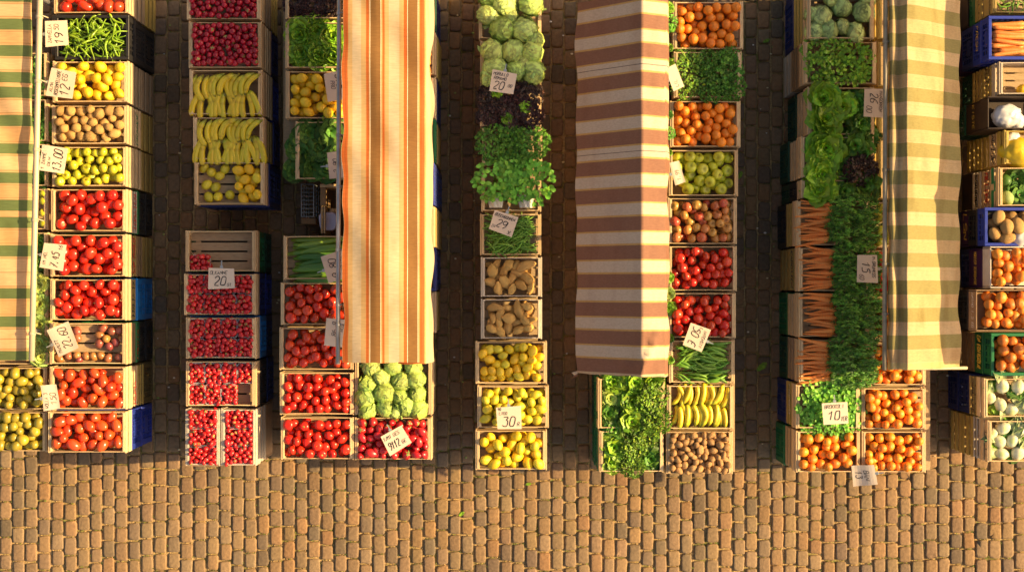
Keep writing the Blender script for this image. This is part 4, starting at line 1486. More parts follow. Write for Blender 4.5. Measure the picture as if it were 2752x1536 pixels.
fill_round(c, **TOM, rmin=.040, rmax=.047, adj='glossy red tomato')
c = stack('tomato crate holding the 7,45 price card', 126, 317, 587, 697, lower=[('yellow', .5, 'SAN MARCO', 'ink_red', .08), ('brown', .6), ('yellow', 1.2)], side=1)
fill_round(c, **TOM, rmin=.040, rmax=.047, adj='glossy red tomato')
c = stack('tomato crate directly above the mixed plums', 125, 317, 699, 808, lower=[('yellow', .45, 'ITALIA 12', 'ink_black', .075), ('p_azure', .8), ('p_azure', .8)], side=1)
fill_round(c, **TOM, rmin=.038, rmax=.046, adj='glossy red tomato')
c = stack('half-empty mixed plum crate between the tomatoes', 124, 318, 811, 917, lower=[('brown', .4), ('p_green', .35, 'FRUTTA', 'ink_red', .05), ('p_black', .8), ('p_black', .8)], side=1, floor=.09)
for ar, sd_ in (((0, .4, 0, 1), 4), ((.3, 1, .66, 1), 5), ((.56, 1, 0, .70), 6)):
    fill_round(c, 'mixed plums', 'plum', 'plum', 'plum', .028, .034, 'red or yellow plum', nmax=24, area=ar, seed=sd_, orient='any', over=-.03)
c = stack('plum tomato crate directly below the mixed plums', 124, 318, 920, 1031, lower=[('wood', .5, 'ROMA', 'ink_red', .06), ('yellow', .6), ('p_olive', 1.0)], side=1)
fill_round(c, 'plum tomatoes', 'plum_tomato', 'plum tomato', 'plum_tomato', .036, .045, 'oval orange-red plum tomato', child=('calyx', CALYX_T), prob=.05)
c = stack('plum tomato crate nearest the open cobbles', 119, 318, 1033, 1140, lower=[('p_blue', .8), ('p_blue', .9)], side=1)
fill_round(c, 'plum tomatoes', 'plum_tomato', 'plum tomato', 'plum_tomato', .038, .047, 'oval orange-red plum tomato', child=('calyx', CALYX_T), prob=.05)

# green peppers heaped in the black crate
r = random.Random(8)
for k in range(150):
    lay = k / 150
    x = cp['cx'] + r.uniform(-.5, .5) * (cp['w'] - .12); y = cp['cy'] + r.uniform(-.5, .5) * (cp['d'] - .06)
    z = cp['zt'] - .05 + .07 * lay * (1 - 1.6 * ((x - cp['cx']) / cp['w']) ** 2) + r.uniform(0, .012)
    if in_view(x, y, z):
        reg('green peppers', 'green_pepper', 'green pepper', r.choice(CHI), (x, y, z), Euler((r.uniform(0, 6), r.uniform(-.25, .25), r.gauss(-.4, .9))), r.uniform(.75, 1.15), 'thin green pepper in the ' + cp['key'], 'green peppers in the black crate', lay)

# --- crates beside and under the green-peach awning
Z0 = .80
c = stack('olive-green plum crate at the frame edge, upper one', -80, 118, 922, 1031, Z0)
fill_round(c, 'olive-green plums', 'plum', 'plum', 'gplum', .031, .041, 'olive-green plum')
c = stack('olive-green plum crate at the frame edge, lower one', -80, 118, 1034, 1137, Z0)
fill_round(c, 'olive-green plums', 'plum', 'plum', 'gplum', .031, .041, 'olive-green plum')
HEADS = []


def head(ox, oy, R, meshes, name, cat, label, group, z=.80, flat=1.0, tilt=.25, seed=None, zoff=0, rz=None):
    r = random.Random(seed if seed is not None else int(ox * 13 + oy * 7))
    x, y = P(ox, oy, z)
    s = R * (CAM_H - z) / FO
    o = inst(name, r.choice(meshes), None, (x, y, z + zoff), Euler((r.uniform(-tilt, tilt), r.uniform(-tilt, tilt), r.uniform(0, 6.3) if rz is None else rz)), (s, s, s * flat))
    tag(o, label, cat, group)
    return o


for (y0, y1, nm) in ((130, 244, 'upper green leaf crate half under the green-peach awning'), (246, 358, 'second green leaf crate half under the green-peach awning'), (360, 469, 'third green leaf crate half under the green-peach awning'),
                     (472, 580, 'pale apple crate half under the green-peach awning'), (582, 696, 'dark herb crate half under the green-peach awning'), (698, 806, 'upper pale lettuce crate half under the green-peach awning'), (808, 918, 'lower pale lettuce crate half under the green-peach awning')):
    stack(nm, -60, 121, y0, y1, Z0, style='wood')
table(-80, 121, 120, 1137, .60, 'trestle table under the crates of the green-peach awning')
for i, (oy, mm) in enumerate(((165, LET_DARK), (215, SPOON), (290, LET_DARK), (330, SPOON), (395, LET_DARK), (445, LET_DARK), (610, LET_DARK), (665, LET_DARK))):
    head(104, oy, 30, mm, 'leafy_greens', 'greens', 'dark leafy greens beside the tube of the green-peach awning', 'greens by the awning tube', z=.74)
for i, oy in enumerate((715, 765, 815, 862, 897)):
    head(101, oy, 31 + 2 * (i % 2), LET_PALE, 'lettuce', 'lettuce', 'pale green lettuce peeking out past the green-peach awning', 'pale lettuces by the awning', z=.78)
for i, oy in enumerate((488, 506, 535, 560)):
    x, y = P(109, oy, .78)
    reg('pale apples', 'apple', 'apple', SETS['apple_c'][i % 4], (x, y, .77), rq(random.Random(i)), .036, 'pale yellow apple half hidden by the green-peach awning', 'pale apples by the awning tube', 1, None)

# --- second column: strawberries, bananas, lemons, punnets
B2 = [('wood', .8), ('p_navy', 1)]
c = stack('topmost strawberry crate of the banana column', 469, 656, -66, 51, .8, lower=[('grey', 1), ('yellow', .9)], side=1)
RAD = dict(kind='strawberries', name='strawberry', cat='strawberry', setname='radish', child=('calyx', CALYX_S), prob=.16)
fill_round(c, **RAD, rmin=.0205, rmax=.0245, adj='small round strawberry', nmax=420, layers=2)
c = stack('strawberry crate directly above the bananas', 473, 658, 53, 172, .8, lower=B2, side=1)
fill_round(c, **RAD, rmin=.0205, rmax=.0245, adj='small round strawberry', nmax=420)
cb1 = stack('upper banana crate below the round strawberries', 475, 660, 174, 290, .8, lower=[('wood', .9), ('p_blue', 1)], side=1)
cb2 = stack('lower banana crate above the half-empty lemons', 484, 663, 292, 403, .8, lower=[('yellow', 1), ('p_navy', 1)], side=1)
c = stack('half-empty lemon crate below the bananas', 488, 666, 405, 517, .8, lower=[('p_navy', 1), ('p_navy', 1)], side=1, floor=.105)
fill_round(c, **{**LEM, 'setname': 'lemon'}, rmin=.037, rmax=.043, adj='greenish yellow lemon', area=(.54, 1, 0, 1), alt=(.4, 'lemon_g'), seed=3, over=.03)
fill_round(c, **{**LEM, 'setname': 'lemon_g'}, rmin=.036, rmax=.041, adj='greenish yellow lemon', area=(0, .60, .64, 1), seed=4, over=.0)
fill_round(c, **{**LEM, 'setname': 'lemon_g'}, rmin=.036, rmax=.041, adj='greenish yellow lemon', area=(0, .52, 0, .42), seed=6, over=-.02, nmax=9)
fill_round(c, **{**LEM, 'setname': 'lemon_g'}, rmin=.034, rmax=.039, adj='greenish yellow lemon', area=(0, .34, .38, .72), seed=9, over=-.03, nmax=3)


def banana_hand(ox, oy, z, n, spread, rot, style, label, group, seed, L=1.0):
    r = random.Random(seed)
    x, y = P(ox, oy, z)
    e = empty('banana_bunch', (x, y, z)); tag(e, label, 'bananas', group)
    if style == 'row':      # bananas side by side, all curving the same way
        for k in range(n):
            t = k - (n - 1) / 2
            inst('banana', r.choice(BAN), e, (t * .035, .006 * abs(t) + r.uniform(-.006, .006), .012 * math.cos(t * .8) + r.uniform(0, .006)), Euler((r.uniform(-.3, .3), 0, rot + t * spread + r.uniform(-.08, .08)), 'XYZ'), 1.0 * L * r.uniform(.92, 1.06))
    else:                   # fan hanging from a crown at the top
        for k in range(n):
            t = k - (n - 1) / 2
            a = -PI / 2 + t * spread
            cx = math.cos(a) * .095 + t * .016; cy = .085 + math.sin(a) * .095
            inst('banana', r.choice(BAN_F), e, (cx, cy - .0, .010 * math.cos(t)), Euler((PI + .4 * t if t > 0 else .4 * t, 0, a + (0 if t <= 0 else 0)), 'XYZ'), L * 1.16 * r.uniform(.93, 1.05))
        b = MB(); b.tube([(0, .10, .0), (0, .075, .012), (0, .06, .01)], [.012, .017, .02], 7)
        b.obj('crown', M['banana_tip'], e, True)
    return e


zb = .765
for cc, top, low in ((cb1, [(520, 222, 4), (560, 218, 4), (603, 218, 4), (632, 216, 2)], [(519, 252, 4, .30), (566, 254, 5, .27), (616, 252, 5, .22)]),
                     (cb2, [(527, 334, 4), (565, 330, 4), (609, 332, 4), (637, 331, 2)], [(522, 369, 4, .22), (560, 371, 4, .26), (604, 370, 5, .24), (636, 369, 4, .2)])):
    for i, (ox, oy, n) in enumerate(top):
        banana_hand(ox, oy, zb + .014, n, -.17, -PI / 2 + (-.02, -.42, -.3, -.5)[i], 'row', 'curved banana bunch, upper row of the ' + cc['key'], 'bananas in the ' + cc['key'], i + 3)
    for i, (ox, oy, n, sp) in enumerate(low):
        banana_hand(ox, oy + 8, zb, n, sp, 0, 'fan', 'fanned banana bunch, lower row of the ' + cc['key'], 'bananas in the ' + cc['key'], i + 30)

SB = dict(kind='strawberries', name='strawberry', cat='strawberry', setname='strawberry', child=('calyx', CALYX_S), prob=.26)


def punnet(c, fx0, fx1, fy0, fy1, label, seed, adj='red strawberry', fillit=True, zoff=0.0, over=.036):
    x0 = c['cx'] - c['w'] / 2 + .024; x1 = c['cx'] + c['w'] / 2 - .024
    y0 = c['cy'] - c['d'] / 2 + .012; y1 = c['cy'] + c['d'] / 2 - .012
    X0 = x0 + (x1 - x0) * fx0 + .001; X1 = x0 + (x1 - x0) * fx1 - .001
    Y1 = y1 - (y1 - y0) * fy0 - .003; Y0 = y1 - (y1 - y0) * fy1 + .003
    z0 = c['floor']; h = c['zt'] - .012 - z0 + zoff
    e = empty('punnet', ((X0 + X1) / 2, (Y0 + Y1) / 2, z0)); tag(e, label, 'punnet', 'punnets in the ' + c['key'])
    W = (X1 - X0) / 2; D = (Y1 - Y0) / 2

    def rr(w, d, rad, z, n=4):
        pts = []
        for (sx_, sy_, a0) in ((1, 1, 0), (-1, 1, PI / 2), (-1, -1, PI), (1, -1, 3 * PI / 2)):
            for k in range(n + 1):
                a = a0 + PI / 2 * k / n
                pts.append((sx_ * (w - rad) + rad * math.cos(a), sy_ * (d - rad) + rad * math.sin(a), z))
        return pts
    b = MB()
    lo = rr(W - .010, D - .010, .015, 0); hi = rr(W - .003, D - .003, .018, h)
    n = len(lo)
    b.add(lo + hi, [(i, (i + 1) % n, n + (i + 1) % n, n + i) for i in range(n)] + [tuple(range(n - 1, -1, -1))])
    b.obj('tray', M['plastic_clear'], e, True)
    b = MB()
    a_ = rr(W, D, .02, h); i_ = rr(W - .0065, D - .0065, .016, h); d_ = rr(W, D, .02, h - .004)
    b.add(a_ + i_ + d_, [(i, (i + 1) % n, n + (i + 1) % n, n + i) for i in range(n)] + [(2 * n + i, 2 * n + (i + 1) % n, (i + 1) % n, i) for i in range(n)])
    b.obj('rim', M['plastic_rim'], e)
    if fillit:
        cc = dict(key=c['key'], cx=(X0 + X1) / 2, cy=(Y0 + Y1) / 2, w=X1 - X0, d=Y1 - Y0, zt=z0 + h, floor=z0 + .002)
        fill_round(cc, **SB, rmin=.0155, rmax=.0215, adj=adj, nmax=190, mx=-.006, my=-.006, seed=seed, over=over)


c = stack('nearly empty crate with one strawberry punnet', 466, 643, 578, 684, .8, floor=.14, lower=[('p_green', 1), ('p_dgreen', 1)], side=1)
punnet(c, .0, .33, .58, 1, 'clear punnet of strawberries alone in the empty crate', 2, zoff=-.03)
c = stack('punnet crate under the 20 price card', 462, 643, 686, 794, .8, floor=.1, lower=[('p_navy', 1), ('p_blue', 1)], side=1)
for i in range(4):
    for j in range(2):
        punnet(c, i / 4, (i + 1) / 4, j / 2, (j + 1) / 2, 'clear strawberry punnet in the ' + c['key'], 10 + i * 2 + j)
c = stack('crate of eight punnets below the 20 card', 466, 645, 796, 904, .8, floor=.1, lower=[('p_azure', 1), ('p_navy', 1)], side=1)
for i in range(4):
    for j in range(2):
        punnet(c, i / 4, (i + 1) / 4, j / 2, (j + 1) / 2, 'clear strawberry punnet in the ' + c['key'], 30 + i * 2 + j)
c = stack('strawberry crate with one punnet missing', 466, 645, 907, 1023, .8, floor=.09, lower=[('p_black', 1), ('p_navy', 1)], side=1)
for i in range(4):
    for j in range(2):
        if (i, j) != (3, 1): punnet(c, i / 4, (i + 1) / 4, j / 2 + (0 if j == 0 else .0), (j + 1) / 2, 'clear strawberry punnet in the ' + c['key'], 50 + i * 2 + j, over=.02)
ca = stack('narrow strawberry crate beside the tomato stack aisle', 466, 553, 1026, 1173, .8, floor=.09, style='white', posts=False)
cb = stack('narrow strawberry crate at the banana column end', 555, 645, 1026, 1173, .8, floor=.09, style='white', posts=False, lower=[('white', 1), ('card_box', 1)], side=1)
for cc, nm in ((ca, 'outer'), (cb, 'inner')):
    for j in range(3):
        punnet(cc, 0, 1, j / 3, (j + 1) / 3, 'clear strawberry punnet in the ' + cc['key'], 70 + j + (9 if nm == 'inner' else 0), over=.03)
# support below the outer narrow crate
ax, ay = P(466, 1173, .6); bx, by = P(553, 1026, .6)
crate_any((ax + bx) / 2, (ay + by) / 2 + .0, .0, bx - ax - .01, by - ay - .01, .595, 'tall kraft cardboard box under the ' + ca['key'], 'card_box', .012, 'x')

# --- third column, left of the orange awning
TB = dict(kind='tomatoes', name='tomato', cat='tomato', setname='tomato_b', child=('calyx', CALYX_T), prob=.2)
c3a = stack('red lettuce crate beside the orange awning', 717, 905, -62, 50)
c3b = stack('green lettuce crate beside the orange awning', 717, 905, 52, 174)
c = stack('lemon crate beside the orange awning', 718, 905, 176, 300)
fill_round(c, **LEM, rmin=.037, rmax=.043, adj='yellow lemon', seed=12)
c3d = stack('chard crate beside the orange awning', 742, 905, 304, 452)
c3f = stack('courgette crate beside the orange awning', 713, 903, 591, 705)
c = stack('tomato crate directly below the courgettes', 706, 896, 708, 819)
fill_round(c, **TB, rmin=.035, rmax=.043, adj='dark red tomato')
c = stack('tomato crate at the orange awning corner', 702, 890, 821, 932)
fill_round(c, **TB, rmin=.035, rmax=.042, adj='dark red tomato')
c = stack('tomato crate beside the iceberg lettuces', 703, 891, 934, 1045)
fill_round(c, **{**TOM, 'prob': .2}, rmin=.033, rmax=.040, adj='shiny red tomato', nmax=190)
c = stack('tomato crate beside the loose strawberries', 706, 890, 1047, 1157)
fill_round(c, **{**TOM, 'prob': .3}, rmin=.033, rmax=.041, adj='shiny red tomato', nmax=190)
table(703, 905, -60, 452, .64, 'trestle table under the lettuces by the orange awning')
table(703, 892, 591, 1157, .64, 'trestle table under the courgettes and dark tomatoes')
cice = stack('iceberg lettuce crate below the orange awning', 893, 1086, 905, 1046, lower=[('wood', 1), ('yellow', 1)], side=1, floor=.15)
cstr = stack('loose strawberry crate below the iceberg lettuces', 892, 1086, 1048, 1158, lower=[('wood', 1), ('brown', 1)], side=1)
fill_round(cstr, **{**SB, 'prob': .45}, rmin=.026, rmax=.036, adj='loose red strawberry', nmax=300)
r = random.Random(3)
for i in range(14):   # loose leaves among them
    x = cstr['cx'] + r.uniform(-.24, .24); y = cstr['cy'] + r.uniform(-.13, .13)
for ox, oy, R in ((926, 966, 34), (918, 1000, 36), (925, 1030, 34), (960, 950, 32), (968, 985, 38), (972, 1024, 34), (1010, 960, 34), (1006, 1000, 33), (1022, 1020, 36), (1048, 955, 34), (1050, 990, 32), (1052, 1026, 34), (995, 1034, 27), (935, 925, 30), (990, 922, 30), (1040, 924, 30)):
    head(ox, oy, R * .82, ICE, 'iceberg_lettuce', 'iceberg lettuce', 'pale iceberg lettuce in the crate below the orange awning', 'iceberg lettuces below the orange awning', z=.80, tilt=1.2)
for ox, oy, R in ((748, 8, 34), (790, 15, 36), (830, 10, 34), (865, 18, 30)):
    head(ox, oy, R, LOLLO, 'lollo_lettuce', 'lettuce', 'dark red curly lettuce at the top beside the orange awning', 'dark red lettuces beside the orange awning', z=.78)
for ox, oy, R in ((755, 88, 44), (800, 80, 42), (838, 95, 44), (760, 135, 42), (805, 140, 44), (842, 142, 40), (785, 60, 30)):
    head(ox, oy, R, LOLLO_G, 'lettuce', 'lettuce', 'bright green curly lettuce beside the orange awning', 'green curly lettuces beside the orange awning', z=.79)
for ox, oy, R in ((780, 335, 44), (832, 330, 46), (815, 372, 44), (765, 385, 42), (842, 395, 42), (785, 420, 40), (826, 430, 40), (748, 372, 34), (742, 432, 34), (760, 345, 32)):
    head(ox, oy, R, CHARD, 'chard', 'chard', 'dark green broad chard leaves in the crate beside the orange awning', 'chard heads beside the orange awning', z=.78, tilt=.5)
r = random.Random(9)
for k in range(20):
    lay = k // 10; j = k % 10
    x, y = P(800 + r.uniform(-8, 14) + 8 * lay, 603 + j * 10.4 + lay * 4, .8)
    reg('courgettes', 'courgette', 'courgette', r.choice(CUC), (x, y, .755 + lay * .036), Euler((r.uniform(0, 6), r.uniform(-.03, .03), r.gauss(.03, .09))), r.uniform(.88, 1.06), 'long green courgette in the ' + c3f['key'], 'courgettes beside the orange awning', lay + 1)

# clutter beside the orange awning, between the chard and the courgettes
x, y = P(816, 500, .5)
e = empty('wooden_box', (x, y, 0)); tag(e, 'reddish wooden box frame standing behind the courgettes', 'box', None)
MB().box(-.02, .14, .085, .11, .2, .62, bev=.003).obj('top_board', M['wood'], e)
MB().box(-.02, .025, -.06, .084, .2, .6, bev=.003).obj('side_board', M['wood_brown'], e)
MB().box(-.02, -.005, -.28, -.062, .2, .56, bev=.002).obj('slat', M['wood'], e)
MB().box(.002, .014, -.28, -.062, .2, .56, bev=.002).obj('slat', M['wood'], e)
MB().box(.04, .09, -.125, -.075, .38, .5, bev=.01).obj('block', M['wood'], e)
MB().box(-.02, .16, -.28, .11, .0, .195, bev=.002).obj('lower_box', M['wood_brown'], e)
x, y = P(825, 560, .52)
e = empty('plastic_bowl', (x, y, .2)); tag(e, 'pale lilac plastic bowl turned over behind the courgettes', 'bowl')
b = MB()


def bowl(u, v):
    a = 2 * PI * v; t = u
    k = (abs(math.cos(a)) ** 4 + abs(math.sin(a)) ** 4) ** (-.25)
    R = (.068 + .010 * math.sin(a)) * k
    return (R * min(1, t * 1.18) * math.cos(a) * 1.05, R * min(1, t * 1.18) * math.sin(a) * 1.1, .32 - (0 if t < .85 else (t - .85) * .35) - .01 * math.cos(t * 3))


b.grid(bowl, 10, 28)
b.obj('bowl_shell', M['lilac'], e, True)
MB().box(-.045, .045, -.045, .045, 0, .3, bev=.01).obj('stand', M['p_black'], e)
x, y = P(776, 505, .4)
e = empty('wire_basket', (x, y, 0)); tag(e, 'narrow grey wire basket beside the wooden box frame', 'basket')
b = MB()
for k in range(9):
    yy = -.13 + .26 * k / 8
    b.tube([(-.05, yy, .02), (-.05, yy, .45), ], .0035, 5); b.tube([(.05, yy, .02), (.05, yy, .45)], .0035, 5); b.tube([(-.05, yy, .45), (.05, yy, .45)], .003, 5)
for z in (.02, .16, .3, .45):
    for xx in (-.05, .05): b.tube([(xx, -.13, z), (xx, .13, z)], .004, 5)
b.obj('mesh_wall', M['wire'], e)
MB().box(-.06, .06, -.19, -.14, .0, .4, bev=.004).obj('end_plank', M['wood_brown'], e)

# stacks half hidden under the orange awning, their edges show past the valance
vs_ = [(-142, -32, 'wood'), (-30, 78, 'p_dgreen'), (80, 190, 'wood'), (192, 300, 'wood'), (302, 408, 'p_green'), (410, 515, 'p_blue'), (517, 622, 'wood'), (624, 730, 'p_navy'), (732, 838, 'grey')]  # topmost stack added out of frame to keep sun off the aisle
names_ = ['topmost', 'first', 'second', 'third', 'fourth', 'fifth', 'sixth', 'seventh', 'eighth']
for i, (a, b_, st_) in enumerate(vs_):
    c = stack('%s crate down the orange valance edge' % names_[i], 915, 1097 if i not in (5, 6) else 1092, a, b_, .80 if i not in (5, 6) else 1.2, style=st_, lower=[('p_navy' if i % 2 else 'yellow', 1)], floor=.1)  # fifth and sixth stacks raised as a barrier to low sun
    if st_ in ('wood', 'p_dgreen') and i < 4:
        r = random.Random(i)
        for k in range(5):
            x, y = P(1086 + r.uniform(-4, 4), a + 14 + k * (b_ - a - 26) / 4, .8)
            reg('carrots under the orange awning', 'carrot' if i != 0 else 'courgette', 'carrot' if i != 0 else 'courgette', r.choice(CARF if i != 0 else CUC), (x - .02, y, .79), Euler((0, 0, PI / 2 + r.uniform(-.2, .2))), .8 if i != 0 else .4,
                ('carrot' if i != 0 else 'small courgette') + ' lying in the ' + c['key'], 'vegetables along the orange valance', 1)

table(930, 1075, -30, 900, .42, 'added sun-blocking trestle table hidden under the orange awning')  # unseen table added for its boards, which close gaps to the sun
# --- fourth column, between the orange and maroon awnings
MC = 'between the awnings'
c4a = stack('topmost cabbage crate of the parsley column', 1204, 1362, -62, 99, .8)
c4b_ = stack('cabbage crate above the dark red lettuce', 1207, 1363, 101, 211, .8)
c4c = stack('dark red lettuce crate above the parsley', 1207, 1362, 213, 319, .8)
c4d = stack('parsley crate of the middle stall column', 1212, 1365, 321, 420, .8)
c4e = stack('wrapped leaf crate above the French beans', 1210, 1362, 422, 534, .8)
c4f = stack('French bean crate of the middle stall column', 1207, 1362, 536, 643, .8, floor=.08)
c = stack('upper sweet potato crate below the French beans', 1209, 1364, 645, 748, .8, style='white')
YAM = dict(kind='sweet potatoes', name='sweet_potato', cat='sweet potato', setname='yam')
fill_round(c, **YAM, rmin=.030, rmax=.046, adj='knobbly sweet potato', nmax=170, orient='flat', over=.03, mx=.045, my=.025)
c = stack('lower sweet potato crate above the lemons', 1209, 1364, 750, 854, .8, style='white')
fill_round(c, **YAM, rmin=.028, rmax=.043, adj='knobbly sweet potato', nmax=170, orient='flat', over=.03, mx=.045, my=.025, seed=44)
c = stack('lemon crate below the sweet potatoes', 1196, 1376, 857, 966, .8)
fill_round(c, **LEM, rmin=.033, rmax=.040, adj='golden lemon', alt=(.4, 'lemon_g'))
c = stack('lemon crate holding the 30 price card', 1200, 1381, 968, 1077, .8)
fill_round(c, **{**LEM, 'setname': 'lemon_g'}, rmin=.032, rmax=.040, adj='greenish lemon', seed=15)
c = stack('lemon crate closing the middle stall column', 1196, 1376, 1079, 1184, .8)
fill_round(c, **{**LEM, 'setname': 'lemon_g'}, rmin=.036, rmax=.044, adj='large pale lemon', alt=(.6, 'lemon'))
table(1210, 1362, -60, 1184, .60, 'long trestle table under the parsley and lemon crates')
for ox, oy, R in ((1268, 12, 40), (1335, 14, 38), (1228, 40, 34), (1232, -8, 34), (1262, 74, 38), (1318, 75, 38), (1345, 100, 28), (1285, 40, 26)):
    head(ox, oy, R * .88, ICE, 'iceberg_lettuce', 'iceberg lettuce', 'green iceberg lettuce in the topmost crate of the parsley column', 'iceberg lettuces at the top of the parsley column', z=.81, tilt=.9)
for ox, oy, R in ((1240, 130, 36), (1292, 130, 36), (1338, 132, 34), (1245, 172, 36), (1228, 195, 26), (1300, 178, 32), (1342, 184, 36), (1318, 160, 24)):
    head(ox, oy, R * .9, ICE, 'iceberg_lettuce', 'iceberg lettuce', 'green iceberg lettuce above the dark red lettuce', 'iceberg lettuces above the dark red lettuce', z=.81, tilt=.9)
for ox, oy, R in ((1238, 245, 36), (1285, 240, 36), (1330, 240, 36), (1235, 288, 34), (1282, 290, 38), (1332, 288, 36), (1260, 265, 30), (1310, 265, 30), (1250, 232, 17), (1322, 268, 18), (1276, 297, 17)):
    head(ox, oy, R, LOLLO if R > 20 else LOLLO_G, 'lollo_lettuce', 'lettuce', 'dark red curly lettuce above the parsley' if R > 20 else 'small green curly sprig among the dark red lettuces', 'dark red lettuces above the parsley' if R > 20 else 'green sprigs', z=.78 if R > 20 else .82)
for ox, oy, R in ((1248, 362, 50), (1330, 362, 52), (1285, 345, 34), (1292, 390, 38)):
    head(ox, oy, R, PARS, 'parsley_bunch', 'parsley', 'green parsley bunch spilling over its crate between the awnings', 'parsley bunches between the awnings', z=.78)
for ox, oy, R in ((1245, 455, 48), (1335, 455, 54), (1290, 428, 40), (1298, 468, 40)):
    head(ox, oy, R, SPOON, 'leafy_bunch', 'leaf bunch', 'broad leaved green bunch above the French beans', 'broad leaved bunches above the French beans', z=.78)
for i, ox in enumerate((1247, 1323)):
    x, y = P(ox, 508, .8)
    b = MB(); rr_ = random.Random(i)
    b.grid(lambda u, v: ((v - .5) * .10 * (1 + .35 * u) , -.045 + .10 * u, .03 * math.sin(PI * v) + .006 * math.sin(17 * v + 5 * u) + rr_.uniform(0, .006)), 6, 16)
    o = b.obj('bunch_wrapper', M['foil'], None, True, (x, y, .785)); tag(o, 'crinkled clear wrapper round the stalks of a leafy bunch', 'wrapper', 'wrappers above the French beans')
r = random.Random(5)
for k in range(210):
    lay = k / 210
    x = c4f['cx'] + r.uniform(-.5, .5) * (c4f['w'] - .19); y = c4f['cy'] + r.uniform(-.5, .5) * (c4f['d'] - .08)
    reg('French beans', 'french_bean', 'french bean', r.choice(FB), (x, y, .745 + .06 * lay), Euler((r.uniform(0, 6), r.uniform(-.12, .12), r.gauss(.2, .55))), r.uniform(.85, 1.15), 'thin French bean in the ' + c4f['key'], 'French beans in the middle column', lay)

# --- fifth column: greens next to the maroon awning and the fruit beside them
for i, (a, b_) in enumerate(((-40, 95), (97, 215), (217, 335), (337, 455), (457, 575), (577, 695), (697, 815), (817, 948))):
    stack('%s leaf crate hidden under the maroon awning' % names_[i], 1508, 1680, a, b_, .80)
c5a = stack('upper endive crate below the maroon awning', 1504, 1672, 950, 1079, lower=[('p_green', 1), ('p_dgreen', 1)], side=-1, floor=.1)
c5b = stack('lower endive crate beside the small potatoes', 1507, 1670, 1081, 1189, lower=[('p_green', 1), ('p_green', 1)], side=-1, floor=.1)
table(1515, 1680, -40, 946, .60, 'trestle table hidden under the maroon awning')
for i, (oy, R, mm) in enumerate(((20, 16, LET), (60, 20, SPOON), (120, 12, LET), (160, 14, LET), (290, 13, LET_DARK), (335, 14, SPOON), (385, 10, LET), (700, 16, LET), (738, 18, LET_PALE), (775, 20, LET), (850, 14, LET), (905, 14, LET))):
    head(1683, oy, R, mm, 'leafy_greens', 'greens', 'small leafy greens squeezed between the maroon awning and the fruit crates', 'greens along the maroon awning', z=.84)
for ox, oy, R, mm in ((1545, 960, 40, LET), (1595, 962, 38, LET), (1640, 958, 38, LET), (1535, 1000, 30, LET_PALE), (1590, 1010, 40, LET), (1530, 1040, 30, LET_DARK), (1640, 1005, 46, CURLY), (1648, 1055, 42, CURLY), (1590, 1060, 40, LET), (1545, 1080, 34, LET_DARK),
                      (1620, 1100, 40, CURLY), (1545, 1125, 38, LET), (1595, 1130, 40, CURLY), (1540, 1162, 30, LET), (1590, 1168, 34, CURLY), (1638, 1152, 36, LET_DARK)):
    nm = 'curly endive' if mm is CURLY else ('dark lettuce' if mm is LET_DARK else ('pale lettuce' if mm is LET_PALE else 'green lettuce'))
    head(ox, oy, R, mm, 'curly_endive' if mm is CURLY else 'lettuce', 'endive' if mm is CURLY else 'lettuce', nm + ' in the heap below the maroon awning', nm + ' heads below the maroon awning', z=.80)

ORA = dict(kind='oranges', name='orange', cat='orange', setname='orange')
c = stack('topmost orange crate beside the maroon awning', 1692, 1871, 2, 125)
fill_round(c, **ORA, rmin=.035, rmax=.041, adj='round orange', nmax=190)
c5p = stack('parsley crate between the two orange crates', 1694, 1867, 127, 249)
c = stack('orange crate above the green apples', 1686, 1863, 251, 373)
fill_round(c, **ORA, rmin=.034, rmax=.0385, adj='round orange', nmax=190)
c = stack('green apple crate beside the maroon awning', 1683, 1857, 375, 494)
fill_round(c, 'green apples', 'apple', 'apple', 'apple_g', .040, .046, 'shiny green apple', nmax=100, orient='up', child=('stem', [STEM]), prob=.6, over=-.01)
c = stack('red apple crate below the green apples', 1679, 1855, 496, 615)
fill_round(c, 'red apples', 'apple', 'apple', 'apple_r', .033, .040, 'red and yellow apple', nmax=190, child=('stem', [STEM]), prob=.12)
c = stack('upper tomato crate below the red apples', 1680, 1854, 617, 733)
fill_round(c, **TB, rmin=.033, rmax=.041, adj='deep red tomato', alt=(.4, 'tomato'))
c = stack('lower tomato crate above the runner beans', 1680, 1852, 735, 851)
fill_round(c, **TB, rmin=.030, rmax=.040, adj='deep red tomato', nmax=190, alt=(.5, 'tomato'))
c5r = stack('runner bean crate beside the maroon awning', 1684, 1848, 853, 965, floor=.08)
c5y = stack('short banana crate below the runner beans', 1677, 1846, 967, 1080, floor=.1)
c = stack('small potato crate below the short bananas', 1675, 1845, 1082, 1194)
fill_round(c, 'small potatoes', 'potato', 'potato', 'spud', .020, .028, 'small brown potato', nmax=420, orient='any')
table(1684, 1858, 0, 1194, .64, 'long trestle table under the oranges and runner beans')
for ox, oy, R, mm in ((1735, 180, 50, CRESS), (1722, 220, 36, CRESS), (1725, 148, 34, CRESS), (1815, 185, 52, PARS), (1835, 150, 32, PARS), (1790, 225, 40, PARS), (1840, 222, 36, PARS), (1775, 160, 34, PARS)):
    nm = 'yellowish cress' if mm is CRESS else 'dark parsley'
    head(ox, oy, R, mm, 'cress_bunch' if mm is CRESS else 'parsley_bunch', 'cress' if mm is CRESS else 'parsley', nm + ' bunch between the two orange crates', nm + ' between the orange crates', z=.80)
r = random.Random(6)
